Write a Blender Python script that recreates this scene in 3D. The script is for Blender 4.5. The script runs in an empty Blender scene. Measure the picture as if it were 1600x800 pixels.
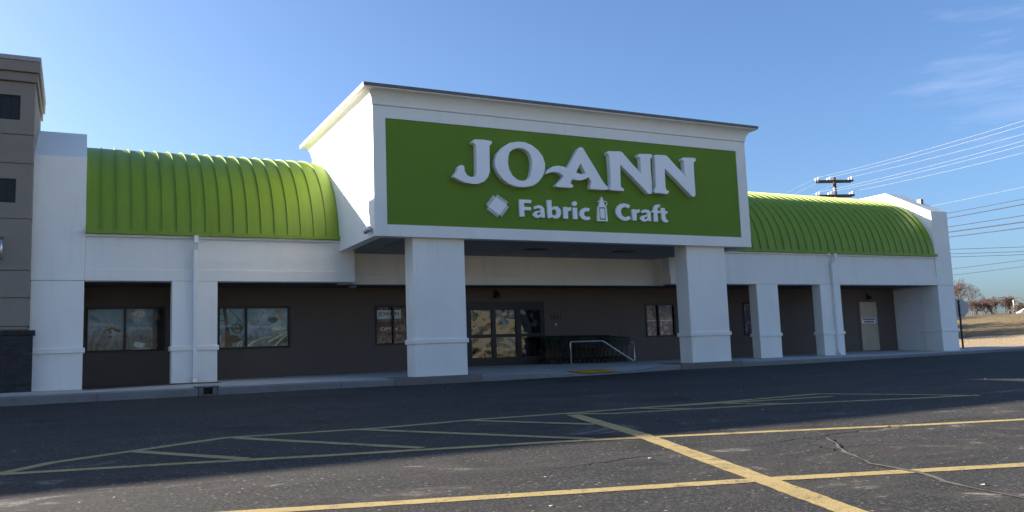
import bpy, bmesh, math, random
from mathutils import Vector, Matrix, noise as mnoise
from mathutils.geometry import tessellate_polygon

scene = bpy.context.scene
col = scene.collection
rnd = random.Random(7)

# ------------------------------------------------------------------ camera
cam_data = bpy.data.cameras.new('camera')
cam = bpy.data.objects.new('camera', cam_data)
col.objects.link(cam)
YAW, PITCH, ROLL = 0.4712, 0.1190, -0.0370
F = Vector((math.sin(YAW) * math.cos(PITCH), math.cos(YAW) * math.cos(PITCH), math.sin(PITCH)))
R0 = Vector((math.cos(YAW), -math.sin(YAW), 0))
U0 = R0.cross(F)
RT = R0 * math.cos(ROLL) + U0 * math.sin(ROLL)
UP = -R0 * math.sin(ROLL) + U0 * math.cos(ROLL)
CAM = Vector((-3.823, -23.854, 0.421))
M = Matrix((RT, UP, -F)).transposed().to_4x4()
M.translation = CAM
cam.matrix_world = M
cam_data.sensor_width = 36
cam_data.lens = 1342.256 / 1600 * 36
cam_data.shift_y = (393.915 - 400) / 1600
cam_data.clip_start = 0.1
cam_data.clip_end = 5000
scene.camera = cam

# ------------------------------------------------------------------ sky, sun, exposure
TO_SUN = Vector((-1.22, 1.0, 0.585)).normalized()
SUN_EL = math.asin(TO_SUN.z)
SUN_AZ = math.atan2(TO_SUN.x, TO_SUN.y)
world = bpy.data.worlds.new('World')
scene.world = world
world.use_nodes = True
wn = world.node_tree.nodes
wl = world.node_tree.links
wn.clear()
wout = wn.new('ShaderNodeOutputWorld')
wbg = wn.new('ShaderNodeBackground')
sky = wn.new('ShaderNodeTexSky')
sky.sky_type = 'NISHITA'
sky.sun_disc = False
sky.sun_elevation = SUN_EL
sky.sun_rotation = SUN_AZ
sky.altitude = 0
sky.air_density = 0.9
sky.dust_density = 2.2
sky.ozone_density = 5.5
wbg.inputs['Strength'].default_value = 0.072
# thin high cloud wisps, the same all round the sky
tc = wn.new('ShaderNodeTexCoord')
mp = wn.new('ShaderNodeMapping')
mp.inputs['Scale'].default_value = (2.4, 2.4, 16.0)
mp.inputs['Location'].default_value = (0.9, 2.35, 0.0)
wl.new(tc.outputs['Generated'], mp.inputs['Vector'])
nz = wn.new('ShaderNodeTexNoise')
nz.inputs['Scale'].default_value = 1.6
nz.inputs['Detail'].default_value = 6
nz.inputs['Roughness'].default_value = 0.62
wl.new(mp.outputs['Vector'], nz.inputs['Vector'])
# one small bank of them stands in the south-eastern sky
dt = wn.new('ShaderNodeVectorMath'); dt.operation = 'DOT_PRODUCT'
dt.inputs[1].default_value = (0.8162, 0.5236, 0.2442)
wl.new(tc.outputs['Generated'], dt.inputs[0])
mr = wn.new('ShaderNodeMapRange'); mr.inputs['From Min'].default_value = 0.992; mr.inputs['From Max'].default_value = 1.0
mr.inputs['To Min'].default_value = -0.22; mr.inputs['To Max'].default_value = 0.02
wl.new(dt.outputs['Value'], mr.inputs['Value'])
ad = wn.new('ShaderNodeMath'); ad.operation = 'ADD'
wl.new(nz.outputs['Fac'], ad.inputs[0]); wl.new(mr.outputs['Result'], ad.inputs[1])
rp = wn.new('ShaderNodeValToRGB')
rp.color_ramp.elements[0].position = 0.47
rp.color_ramp.elements[0].color = (0, 0, 0, 1)
rp.color_ramp.elements[1].position = 0.75
rp.color_ramp.elements[1].color = (0.15, 0.15, 0.15, 1)
wl.new(ad.outputs['Value'], rp.inputs['Fac'])
mx = wn.new('ShaderNodeMixRGB')
mx.inputs['Color2'].default_value = (6.4, 6.0, 7.2, 1)
wl.new(rp.outputs['Color'], mx.inputs['Fac'])
wl.new(sky.outputs['Color'], mx.inputs['Color1'])
wl.new(mx.outputs['Color'], wbg.inputs['Color'])
wl.new(wbg.outputs['Background'], wout.inputs['Surface'])

sun_data = bpy.data.lights.new('sun', 'SUN')
sun_data.energy = 5.0
sun_data.angle = math.radians(0.5)
sun_data.color = (1.0, 0.90, 0.76)
sun = bpy.data.objects.new('sun', sun_data)
sun.rotation_euler = TO_SUN.to_track_quat('Z', 'Y').to_euler()
sun.location = (-40, 20, 30)
col.objects.link(sun)

scene.view_settings.view_transform = 'Standard'
scene.view_settings.look = 'None'
scene.view_settings.gamma = 1.0
scene.view_settings.use_curve_mapping = False
scene.view_settings.exposure = 1.8

# ------------------------------------------------------------------ mesh helpers
class MB:
    """collects shapes in world coordinates, builds one mesh object"""
    def __init__(self):
        self.v = []; self.f = []; self.sm = []
    def add(self, vs, fs, smooth=False):
        o = len(self.v)
        self.v += [tuple(a) for a in vs]
        self.f += [tuple(i + o for i in f) for f in fs]
        self.sm += [smooth] * len(fs)
        return self
    def box(self, x0, x1, y0, y1, z0, z1):
        vs = [(x0, y0, z0), (x1, y0, z0), (x1, y1, z0), (x0, y1, z0), (x0, y0, z1), (x1, y0, z1), (x1, y1, z1), (x0, y1, z1)]
        return self.add(vs, [(3, 2, 1, 0), (4, 5, 6, 7), (0, 1, 5, 4), (1, 2, 6, 5), (2, 3, 7, 6), (3, 0, 4, 7)])
    def hexa(self, vs):
        return self.add(vs, [(3, 2, 1, 0), (4, 5, 6, 7), (0, 1, 5, 4), (1, 2, 6, 5), (2, 3, 7, 6), (3, 0, 4, 7)])
    def quad(self, a, b, c, d):
        return self.add([a, b, c, d], [(0, 1, 2, 3)])
    def prism(self, loops, to3d, d0, d1):
        """closed loops (outer, holes) of 2-D points extruded from depth d0 to d1"""
        pts = [p for l in loops for p in l]
        tris = tessellate_polygon([[Vector((p[0], p[1], 0)) for p in l] for l in loops])
        n = len(pts)
        vs = [to3d(p[0], p[1], d0) for p in pts] + [to3d(p[0], p[1], d1) for p in pts]
        fs = []
        for t in tris:
            fs.append(tuple(t)); fs.append(tuple(i + n for i in reversed(t)))
        o = 0
        for l in loops:
            k = len(l)
            for i in range(k):
                a, b = o + i, o + (i + 1) % k
                fs.append((a, b, b + n, a + n))
            o += k
        return self.add(vs, fs)
    def tube(self, pts, r, n=6, smooth=True, r2=None):
        pts = [Vector(p) for p in pts]
        m = len(pts)
        vs = []; fs = []
        ref = None
        for i, p in enumerate(pts):
            a = pts[max(i - 1, 0)]; b = pts[min(i + 1, m - 1)]
            d = (b - a).normalized()
            if ref is None or abs(ref.dot(d)) > 0.99:
                ref = Vector((0, 0, 1)) if abs(d.z) < 0.9 else Vector((1, 0, 0))
            s = d.cross(ref).normalized(); u = s.cross(d).normalized()
            ref = u
            rr = r if r2 is None else r + (r2 - r) * i / max(m - 1, 1)
            for k in range(n):
                t = 2 * math.pi * (k + 0.5) / n
                vs.append(p + s * (rr * math.cos(t)) + u * (rr * math.sin(t)))
        for i in range(m - 1):
            for k in range(n):
                a = i * n + k; b = i * n + (k + 1) % n
                fs.append((a, b, b + n, a + n))
        o = len(self.v)
        self.add(vs, fs, smooth)
        self.add([], [tuple(o + k - len(self.v) for k in reversed(range(n)))] if False else [])
        self.f.append(tuple(o + k for k in reversed(range(n)))); self.sm.append(False)
        self.f.append(tuple(o + (m - 1) * n + k for k in range(n))); self.sm.append(False)
        return self
    def disc(self, c, r, axis, h, n=16):
        c = Vector(c); ax = Vector(axis).normalized()
        return self.tube([c, c + ax * h], r, n, True)
    def lathe(self, c, prof, n=14):
        vs = []; fs = []
        for (r, z) in prof:
            for k in range(n):
                t = 2 * math.pi * k / n
                vs.append((c[0] + r * math.cos(t), c[1] + r * math.sin(t), c[2] + z))
        for i in range(len(prof) - 1):
            for k in range(n):
                a = i * n + k; b = i * n + (k + 1) % n
                fs.append((a, b, b + n, a + n))
        fs.append(tuple(reversed(range(n)))); fs.append(tuple((len(prof) - 1) * n + k for k in range(n)))
        return self.add(vs, fs, True)

LOC = {}
def link(o, parent=None):
    col.objects.link(o)
    if parent is not None:
        o.parent = parent
    return o
def build(name, mb, mat, parent=None, bevel=0, loc=None, fix=True, segs=2):
    """one mesh object; vertices are given in world space, the origin goes to loc or to the parent's origin"""
    off = Vector(LOC[parent.name]) if parent is not None else Vector(loc if loc else (0, 0, 0))
    me = bpy.data.meshes.new(name)
    me.from_pydata([tuple(Vector(v) - off) for v in mb.v], [], mb.f)
    me.polygons.foreach_set('use_smooth', mb.sm)
    if fix:
        bm = bmesh.new(); bm.from_mesh(me)
        bmesh.ops.recalc_face_normals(bm, faces=bm.faces)
        bm.to_mesh(me); bm.free()
    me.materials.append(mat)
    o = bpy.data.objects.new(name, me)
    if parent is None:
        o.location = off
    link(o, parent)
    LOC[o.name] = off
    if bevel:
        b = o.modifiers.new('bevel', 'BEVEL'); b.width = bevel; b.segments = segs; b.limit_method = 'ANGLE'; b.angle_limit = math.radians(40)
    return o
def tag(o, label=None, cat=None, group=None, kind=None):
    if label: o['label'] = label
    if cat: o['category'] = cat
    if group: o['group'] = group
    if kind: o['kind'] = kind
    return o
def thing(name, label, cat, loc, group=None):
    o = bpy.data.objects.new(name, None)
    o.empty_display_size = 0.2
    o.location = loc
    link(o); LOC[o.name] = Vector(loc)
    return tag(o, label, cat, group)
def copy_tree(o, parent=None):
    c = o.copy(); col.objects.link(c)
    if parent is not None: c.parent = parent
    LOC[c.name] = LOC[o.name]
    for ch in list(o.children):
        copy_tree(ch, c)
    return c
def inst(src, name, offset, parent):
    """another piece sharing src's mesh, shifted"""
    o = bpy.data.objects.new(name, src.data)
    o.location = offset
    link(o, parent); LOC[o.name] = LOC[parent.name]
    for m in src.modifiers:
        b = o.modifiers.new('bevel', 'BEVEL'); b.width = m.width; b.segments = m.segments; b.limit_method = 'ANGLE'; b.angle_limit = m.angle_limit
    return o
def XZ(x, z, d): return (x, d, z)
def text_mb(s, size, x, z, y, depth=0.004, width=None, mirror=False):
    """lettering standing in the XZ plane facing -Y, lower left corner at x, z"""
    cu = bpy.data.curves.new('t', 'FONT'); cu.body = s; cu.size = size; cu.offset = size * 0.012
    ob = bpy.data.objects.new('t', cu); col.objects.link(ob)
    dg = bpy.context.evaluated_depsgraph_get()
    me = bpy.data.meshes.new_from_object(ob.evaluated_get(dg))
    vs = [v.co.copy() for v in me.vertices]
    mnx = min(v.x for v in vs); mxx = max(v.x for v in vs); mnz = min(v.y for v in vs)
    k = (width / (mxx - mnx)) if width else 1.0
    mb = MB()
    def tx(a): 
        t = (a - mnx) * k
        return x + ((mxx - mnx) * k - t if mirror else t)
    mb.add([(tx(v.x), y, z + (v.y - mnz)) for v in vs], [tuple(p.vertices) for p in me.polygons])
    bpy.data.objects.remove(ob); bpy.data.curves.remove(cu); bpy.data.meshes.remove(me)
    return mb

# ------------------------------------------------------------------ materials
def new_mat(name):
    m = bpy.data.materials.new(name); m.use_nodes = True
    nt = m.node_tree; nt.nodes.clear()
    out = nt.nodes.new('ShaderNodeOutputMaterial')
    b = nt.nodes.new('ShaderNodeBsdfPrincipled')
    nt.links.new(b.outputs['BSDF'], out.inputs['Surface'])
    return m, nt, b, out
def N(nt, t, **kw):
    n = nt.nodes.new(t)
    for k, v in kw.items(): setattr(n, k, v)
    return n
def pos(nt):
    return N(nt, 'ShaderNodeNewGeometry').outputs['Position']
def mapped(nt, vec, scale=(1, 1, 1), rot=(0, 0, 0), loc=(0, 0, 0)):
    m = N(nt, 'ShaderNodeMapping')
    m.inputs['Scale'].default_value = scale; m.inputs['Rotation'].default_value = rot; m.inputs['Location'].default_value = loc
    nt.links.new(vec, m.inputs['Vector']); return m.outputs['Vector']
def noise(nt, vec, scale, detail=4, rough=0.55, dist=0.0):
    n = N(nt, 'ShaderNodeTexNoise')
    n.inputs['Scale'].default_value = scale; n.inputs['Detail'].default_value = detail
    n.inputs['Roughness'].default_value = rough; n.inputs['Distortion'].default_value = dist
    nt.links.new(vec, n.inputs['Vector']); return n.outputs['Fac']
def ramp(nt, fac, stops, interp='LINEAR'):
    r = N(nt, 'ShaderNodeValToRGB'); cr = r.color_ramp; cr.interpolation = interp
    while len(cr.elements) < len(stops): cr.elements.new(0.5)
    for e, (p, c) in zip(cr.elements, stops):
        e.position = p; e.color = (*c, 1) if len(c) == 3 else c
    nt.links.new(fac, r.inputs['Fac']); return r.outputs['Color']
def g3(v): return (v, v, v)
def mix(nt, fac, a, b, blend='MIX'):
    m = N(nt, 'ShaderNodeMixRGB', blend_type=blend)
    for s, x in (('Fac', fac), ('Color1', a), ('Color2', b)):
        if isinstance(x, (int, float)): m.inputs[s].default_value = x
        elif isinstance(x, tuple): m.inputs[s].default_value = (*x, 1)
        else: nt.links.new(x, m.inputs[s])
    return m.outputs['Color']
def bump(nt, b, h, strength, dist=0.01):
    n = N(nt, 'ShaderNodeBump'); n.inputs['Strength'].default_value = strength; n.inputs['Distance'].default_value = dist
    nt.links.new(h, n.inputs['Height']); nt.links.new(n.outputs['Normal'], b.inputs['Normal']); return n
def setcol(nt, b, c):
    if isinstance(c, tuple): b.inputs['Base Color'].default_value = (*c, 1)
    else: nt.links.new(c, b.inputs['Base Color'])
def simple(name, c, rough=0.6, metal=0.0, var=0.12, scale=3.0, bstr=0.0, bscale=60.0, bdist=0.004, spec=0.4):
    """plain paint or stone: base colour with cloudy wear and optional fine relief"""
    m, nt, b, _ = new_mat(name)
    p = pos(nt)
    n1 = noise(nt, p, scale, 5, 0.6)
    lo = tuple(x * (1 - var) for x in c); hi = tuple(min(1, x * (1 + var)) for x in c)
    setcol(nt, b, ramp(nt, n1, [(0.3, lo), (0.7, hi)]))
    b.inputs['Roughness'].default_value = rough; b.inputs['Metallic'].default_value = metal
    b.inputs['Specular IOR Level'].default_value = spec
    if bstr: bump(nt, b, noise(nt, p, bscale, 4, 0.6), bstr, bdist)
    return m

def stucco(name, c, soil=(0.45, 0.42, 0.38)):
    m, nt, b, _ = new_mat(name)
    p = pos(nt)
    streak = noise(nt, mapped(nt, p, (3.5, 3.5, 0.35)), 1.2, 6, 0.62)
    patch = noise(nt, p, 0.9, 5, 0.6)
    base = ramp(nt, patch, [(0.3, tuple(x * 0.93 for x in c)), (0.7, c)])
    base = mix(nt, ramp(nt, streak, [(0.55, g3(0)), (0.8, g3(0.22))]), base, soil)
    setcol(nt, b, base)
    b.inputs['Roughness'].default_value = 0.8; b.inputs['Specular IOR Level'].default_value = 0.25
    h = noise(nt, p, 38, 6, 0.68)
    bump(nt, b, h, 0.5, 0.012)
    return m
M_white = stucco('white_stucco', (0.885, 0.87, 0.80), (0.48, 0.46, 0.40))
M_whitepaint = simple('white_metal_paint', (0.78, 0.78, 0.76), 0.45, var=0.05)
M_fascia = stucco('fascia_paint', (0.845, 0.83, 0.765), (0.48, 0.46, 0.40))
M_wall = stucco('taupe_wall_paint', (0.138, 0.110, 0.093), (0.07, 0.06, 0.055))
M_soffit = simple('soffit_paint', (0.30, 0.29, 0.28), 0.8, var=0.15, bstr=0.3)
M_tan = stucco('tan_stucco', (0.275, 0.238, 0.195), (0.18, 0.155, 0.14))
M_tan2 = stucco('tan_trim_stucco', (0.26, 0.225, 0.185), (0.17, 0.15, 0.14))
M_coping = simple('grey_coping_metal', (0.13, 0.125, 0.12), 0.5, 0.3, var=0.15)
M_copinglight = simple('pale_coping_metal', (0.36, 0.34, 0.33), 0.5, 0.2, var=0.12)
M_green_sign = stucco('green_sign_paint', (0.150, 0.255, 0.03), (0.11, 0.19, 0.025))
def green_roof():
    m, nt, b, _ = new_mat('green_roof_metal')
    p = pos(nt)
    n1 = noise(nt, mapped(nt, p, (1.5, 1.5, 0.5)), 1.3, 5, 0.6)
    cell = N(nt, 'ShaderNodeObjectInfo').outputs['Random']
    c = ramp(nt, n1, [(0.3, (0.185, 0.285, 0.022)), (0.7, (0.215, 0.325, 0.026))])
    c = mix(nt, ramp(nt, cell, [(0, g3(0.0)), (1, g3(0.16))]), c, (0.15, 0.26, 0.012))
    st = noise(nt, mapped(nt, p, (5.0, 0.25, 0.25)), 1.6, 6, 0.65)
    c = mix(nt, ramp(nt, st, [(0.48, g3(0)), (0.75, g3(0.35))]), c, (0.115, 0.19, 0.02))
    setcol(nt, b, c)
    b.inputs['Roughness'].default_value = 0.5; b.inputs['Specular IOR Level'].default_value = 0.35
    bump(nt, b, noise(nt, mapped(nt, p, (3, 1, 1)), 2.5, 2), 0.12, 0.02)
    return m
M_roof = green_roof()
M_frame = simple('black_window_frame', (0.012, 0.012, 0.013), 0.4, 0.2, var=0.1)
M_black = simple('black_paint', (0.012, 0.012, 0.012), 0.5, var=0.2)
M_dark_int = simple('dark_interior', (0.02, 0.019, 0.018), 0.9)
M_pipe = simple('galvanised_pipe', (0.62, 0.62, 0.62), 0.3, 0.6, var=0.1)
M_alu = simple('aluminium_fitting', (0.5, 0.5, 0.5), 0.35, 0.9, var=0.1)
M_door = simple('beige_door_paint', (0.44, 0.375, 0.265), 0.5, var=0.08)
M_notice = simple('white_notice', (0.75, 0.75, 0.74), 0.5, var=0.03)
M_ink = simple('dark_ink', (0.02, 0.025, 0.05), 0.6)
M_letter = simple('white_letter_face', (0.88, 0.88, 0.86), 0.4, var=0.03)
M_whitebrick = None
def painted_brick():
    m, nt, b, _ = new_mat('white_painted_brick')
    p = pos(nt)
    v = mapped(nt, p, (1, 1, 1), (math.radians(90), 0, math.radians(90)))
    sp = N(nt, 'ShaderNodeSeparateXYZ'); nt.links.new(p, sp.inputs[0])
    cb = N(nt, 'ShaderNodeCombineXYZ'); nt.links.new(sp.outputs['Y'], cb.inputs['X']); nt.links.new(sp.outputs['Z'], cb.inputs['Y'])
    br = N(nt, 'ShaderNodeTexBrick'); nt.links.new(cb.outputs[0], br.inputs['Vector'])
    br.inputs['Scale'].default_value = 1.0; br.inputs['Brick Width'].default_value = 0.21; br.inputs['Row Height'].default_value = 0.075
    br.inputs['Mortar Size'].default_value = 0.008; br.inputs['Mortar Smooth'].default_value = 0.3
    br.inputs['Color1'].default_value = (0.92, 0.91, 0.88, 1); br.inputs['Color2'].default_value = (0.86, 0.85, 0.82, 1); br.inputs['Mortar'].default_value = (0.74, 0.73, 0.71, 1)
    setcol(nt, b, br.outputs['Color']); b.inputs['Roughness'].default_value = 0.75
    h = mix(nt, 0.35, br.outputs['Color'], noise(nt, p, 30, 4))
    bump(nt, b, h, 0.9, 0.02)
    return m
M_whitebrick = painted_brick()
def brick_mat():
    m, nt, b, _ = new_mat('charcoal_brick')
    r = N(nt, 'ShaderNodeObjectInfo').outputs['Random']
    p = pos(nt)
    c = ramp(nt, r, [(0, (0.022, 0.020, 0.022)), (0.5, (0.034, 0.030, 0.032)), (1, (0.05, 0.043, 0.044))])
    c = mix(nt, 0.35, c, ramp(nt, noise(nt, p, 40, 4), [(0.3, g3(0.015)), (0.7, g3(0.055))]))
    setcol(nt, b, c); b.inputs['Roughness'].default_value = 0.85
    bump(nt, b, noise(nt, p, 80, 4), 0.5, 0.004)
    return m
M_brick = brick_mat()
M_mortar = simple('dark_mortar', (0.045, 0.042, 0.042), 0.95, bstr=0.4)
def concrete(name, c, spot=0.5):
    m, nt, b, _ = new_mat(name)
    p = pos(nt)
    big = noise(nt, p, 0.5, 6, 0.65); mid = noise(nt, p, 3.5, 6, 0.65); fine = noise(nt, p, 70, 3, 0.7)
    k = ramp(nt, big, [(0.3, tuple(x * 0.72 for x in c)), (0.7, c)])
    k = mix(nt, ramp(nt, mid, [(0.5, g3(0)), (0.75, g3(spot))]), k, tuple(x * 0.55 for x in c))
    k = mix(nt, 0.25, k, ramp(nt, fine, [(0.3, tuple(x * 0.6 for x in c)), (0.7, tuple(min(1, x * 1.3) for x in c))]))
    setcol(nt, b, k); b.inputs['Roughness'].default_value = 0.9; b.inputs['Specular IOR Level'].default_value = 0.25
    bump(nt, b, noise(nt, p, 45, 5, 0.7), 0.5, 0.008)
    return m
M_walk = concrete('sidewalk_concrete', (0.50, 0.485, 0.455), 0.35)
M_curb = concrete('curb_concrete', (0.25, 0.24, 0.225), 0.8)
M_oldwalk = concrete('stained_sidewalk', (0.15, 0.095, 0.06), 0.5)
M_plinth = concrete('plinth_concrete', (0.20, 0.18, 0.16), 0.6)
def asphalt():
    m, nt, b, _ = new_mat('asphalt')
    p = pos(nt)
    rot = mapped(nt, p, (0.30, 1.0, 1.0), (0, 0, math.radians(13)))
    big = noise(nt, p, 0.22, 6, 0.6)
    seal = noise(nt, rot, 0.8, 7, 0.68, 0.6)
    worn = noise(nt, mapped(nt, p, (0.55, 1.15, 1), (0, 0, 0.2)), 0.85, 9, 0.70, 0.9)
    ag = N(nt, 'ShaderNodeTexVoronoi'); ag.inputs['Scale'].default_value = 48.0; nt.links.new(p, ag.inputs['Vector'])
    ag2 = noise(nt, p, 30, 6, 0.85)
    c = ramp(nt, big, [(0.35, (0.023, 0.023, 0.022)), (0.65, (0.040, 0.0385, 0.036))])
    c = mix(nt, ramp(nt, seal, [(0.40, g3(0.0)), (0.60, g3(0.8))]), c, (0.019, 0.019, 0.019))
    c = mix(nt, ramp(nt, ag2, [(0.5, g3(0)), (0.72, g3(0.9))]), c, (0.17, 0.16, 0.148))
    c = mix(nt, ramp(nt, ag2, [(0.30, g3(0.8)), (0.44, g3(0))]), c, (0.012, 0.012, 0.012))
    sp = N(nt, 'ShaderNodeSeparateXYZ'); nt.links.new(p, sp.inputs[0])
    zn = N(nt, 'ShaderNodeMapRange'); zn.inputs['From Min'].default_value = -12.6; zn.inputs['From Max'].default_value = -15.2
    zn.inputs['To Min'].default_value = 0.12; zn.inputs['To Max'].default_value = 1.0
    nt.links.new(sp.outputs['Y'], zn.inputs['Value'])
    old = zn.outputs['Result']
    brown = ramp(nt, worn, [(0.50, g3(0)), (0.56, g3(0.5)), (0.60, g3(0.2))])
    brown = mix(nt, 1.0, brown, old, 'MULTIPLY')
    c = mix(nt, brown, c, (0.058, 0.048, 0.040))
    pale = ramp(nt, worn, [(0.575, g3(0)), (0.635, g3(0.75)), (0.72, g3(0.95))])
    grain = ramp(nt, ag2, [(0.36, g3(0.1)), (0.58, g3(1.0))])
    pale = mix(nt, 1.0, pale, grain, 'MULTIPLY')
    pale = mix(nt, 1.0, pale, old, 'MULTIPLY')
    c = mix(nt, pale, c, (0.27, 0.25, 0.22))
    oil = ramp(nt, noise(nt, p, 0.75, 4, 0.6, 0.4), [(0.60, g3(0)), (0.70, g3(0.7))])
    c = mix(nt, oil, c, (0.018, 0.017, 0.017))
    chip = N(nt, 'ShaderNodeTexVoronoi'); chip.inputs['Scale'].default_value = 9.0; nt.links.new(p, chip.inputs['Vector'])
    ch = ramp(nt, chip.outputs['Distance'], [(0.08, g3(0.95)), (0.15, g3(0))])
    sel = ramp(nt, noise(nt, p, 1.1, 3), [(0.40, g3(0.1)), (0.58, g3(1))])
    ch = mix(nt, 1.0, ch, sel, 'MULTIPLY')
    c = mix(nt, ch, c, (0.25, 0.24, 0.22))
    setcol(nt, b, c)
    b.inputs['Roughness'].default_value = 0.9; b.inputs['Specular IOR Level'].default_value = 0.2
    h = mix(nt, 0.5, ag2, ag.outputs['Distance'])
    bump(nt, b, h, 0.6, 0.008)
    return m
M_asphalt = asphalt()
def road_paint(name, c, wear=0.46):
    m, nt, b, out = new_mat(name)
    p = pos(nt)
    w = noise(nt, p, 16, 7, 0.78); w2 = noise(nt, p, 1.3, 4, 0.6)
    cc = ramp(nt, w2, [(0.3, tuple(x * 0.78 for x in c)), (0.7, c)])
    cc = mix(nt, 0.35, cc, ramp(nt, noise(nt, p, 55, 4, 0.8), [(0.3, tuple(x * 0.55 for x in c)), (0.7, c)]))
    gone = ramp(nt, w, [(wear - 0.09, g3(1)), (wear, g3(0.0))])
    cc = mix(nt, gone, cc, (0.055, 0.052, 0.047))
    w3 = noise(nt, p, 4.5, 8, 0.8, 0.5)
    cc = mix(nt, ramp(nt, w3, [(0.54, g3(0)), (0.62, g3(0.75))]), cc, (0.085, 0.075, 0.058))
    setcol(nt, b, cc); b.inputs['Roughness'].default_value = 0.8; b.inputs['Specular IOR Level'].default_value = 0.3
    bump(nt, b, noise(nt, p, 34, 5, 0.8), 0.6, 0.01)
    return m
M_paint = road_paint('worn_yellow_paint', (0.43, 0.325, 0.135), 0.43)
M_paintold = road_paint('faded_yellow_paint', (0.36, 0.30, 0.14), 0.43)
M_tactile = road_paint('bright_yellow_paint', (0.85, 0.36, 0.02), 0.34)
M_crack = simple('crack_dark', (0.018, 0.017, 0.016), 0.95)
M_crackpale = simple('crack_filler', (0.10, 0.088, 0.074), 0.9, var=0.4, scale=9, bstr=0.5)
def ground_mat(name, a, b_, d, sc):
    m, nt, b, _ = new_mat(name)
    p = pos(nt)
    n1 = noise(nt, p, sc, 6, 0.65); n2 = noise(nt, p, sc * 14, 5, 0.7)
    c = ramp(nt, n1, [(0.3, a), (0.7, b_)])
    c = mix(nt, ramp(nt, n2, [(0.45, g3(0)), (0.7, g3(0.55))]), c, d)
    setcol(nt, b, c); b.inputs['Roughness'].default_value = 0.95; b.inputs['Specular IOR Level'].default_value = 0.1
    bump(nt, b, n2, 0.8, 0.15)
    return m
M_grass = ground_mat('dry_winter_grass', (0.155, 0.118, 0.068), (0.225, 0.172, 0.10), (0.095, 0.078, 0.042), 0.12)
M_fillgrass = ground_mat('fill_bounce_grass', (0.42, 0.36, 0.25), (0.49, 0.425, 0.31), (0.30, 0.25, 0.16), 0.12)  # paleness raised so the added rear bank throws back more light
M_dirt = ground_mat('sandy_dirt', (0.33, 0.25, 0.155), (0.40, 0.31, 0.20), (0.27, 0.2, 0.125), 0.3)
def glass(name, refl, tint, wav, wscale=1.6, ior=1.5):
    m = bpy.data.materials.new(name); m.use_nodes = True
    nt = m.node_tree; nt.nodes.clear()
    out = N(nt, 'ShaderNodeOutputMaterial')
    tr = N(nt, 'ShaderNodeBsdfTransparent'); tr.inputs['Color'].default_value = (*tint, 1)
    gl = N(nt, 'ShaderNodeBsdfGlossy'); gl.inputs['Roughness'].default_value = 0.01; gl.inputs['Color'].default_value = (0.95, 0.97, 1, 1)
    bp = N(nt, 'ShaderNodeBump'); bp.inputs['Strength'].default_value = 1.0; bp.inputs['Distance'].default_value = wav
    nt.links.new(noise(nt, mapped(nt, pos(nt), (1, 1, 1.3)), wscale, 2, 0.5), bp.inputs['Height']); nt.links.new(bp.outputs['Normal'], gl.inputs['Normal'])
    fr = N(nt, 'ShaderNodeFresnel'); fr.inputs['IOR'].default_value = ior
    mth = N(nt, 'ShaderNodeMath', operation='ADD'); mth.use_clamp = True; nt.links.new(fr.outputs[0], mth.inputs[0]); mth.inputs[1].default_value = refl
    mxs = N(nt, 'ShaderNodeMixShader'); nt.links.new(mth.outputs[0], mxs.inputs[0]); nt.links.new(tr.outputs[0], mxs.inputs[1]); nt.links.new(gl.outputs[0], mxs.inputs[2])
    nt.links.new(mxs.outputs[0], out.inputs['Surface'])
    return m
M_glass = glass('window_glass', 0.0, (0.95, 0.97, 0.97), 0.008, 1.6, 1.22)
M_doorglass = glass('door_glass', 0.02, (0.45, 0.47, 0.47), 0.045, 0.9)
def poster_mat(name, stops, scale, seed, rough=0.62):
    m, nt, b, _ = new_mat(name)
    p = mapped(nt, pos(nt), (1, 1, 1), (0, 0, 0), (seed, 0, seed * 0.37))
    n1 = noise(nt, p, scale, 5, rough, 1.4)
    c = ramp(nt, n1, stops, 'CONSTANT')
    n2 = noise(nt, mapped(nt, p, (3, 1, 0.6), (0, 0.5, 0)), scale * 2.3, 4, 0.6, 2.0)
    c = mix(nt, ramp(nt, n2, [(0.58, g3(0)), (0.6, g3(0.8))]), c, stops[-1][1])
    setcol(nt, b, c); b.inputs['Roughness'].default_value = 0.6
    return m
def mural_mat(name, top, low, seed):
    m, nt, b, _ = new_mat(name)
    p = mapped(nt, pos(nt), (1, 1, 1), (0, 0, 0), (seed, 0, 0))
    n1 = noise(nt, p, 2.2, 6, 0.62, 0.8)
    c = ramp(nt, n1, [(0.30, tuple(x * .45 for x in top)), (0.48, tuple(x * .85 for x in top)), (0.68, tuple(min(1, x * 1.35) for x in top))])
    sp = N(nt, 'ShaderNodeSeparateXYZ'); nt.links.new(pos(nt), sp.inputs[0])
    mr = N(nt, 'ShaderNodeMapRange'); mr.inputs['From Min'].default_value = 1.55; mr.inputs['From Max'].default_value = 1.15; nt.links.new(sp.outputs['Z'], mr.inputs['Value'])
    wob = N(nt, 'ShaderNodeMath', operation='MULTIPLY_ADD'); nt.links.new(noise(nt, p, 3.1, 4), wob.inputs[0]); wob.inputs[1].default_value = 1.6; wob.inputs[2].default_value = -.8
    ad = N(nt, 'ShaderNodeMath', operation='ADD'); ad.use_clamp = True; nt.links.new(mr.outputs['Result'], ad.inputs[0]); nt.links.new(wob.outputs[0], ad.inputs[1])
    c2 = ramp(nt, noise(nt, mapped(nt, p, (4, 1, 1)), 2.5, 6, 0.7), [(0.35, tuple(x * .35 for x in low)), (0.6, low), (0.72, tuple(min(1, x * 2.2) for x in low))])
    c = mix(nt, ad.outputs[0], c, c2)
    setcol(nt, b, c); b.inputs['Roughness'].default_value = 0.6
    return m
M_p1 = mural_mat('mural_print_lake', (0.40, 0.50, 0.53), (0.20, 0.25, 0.23), 3.1)
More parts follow.
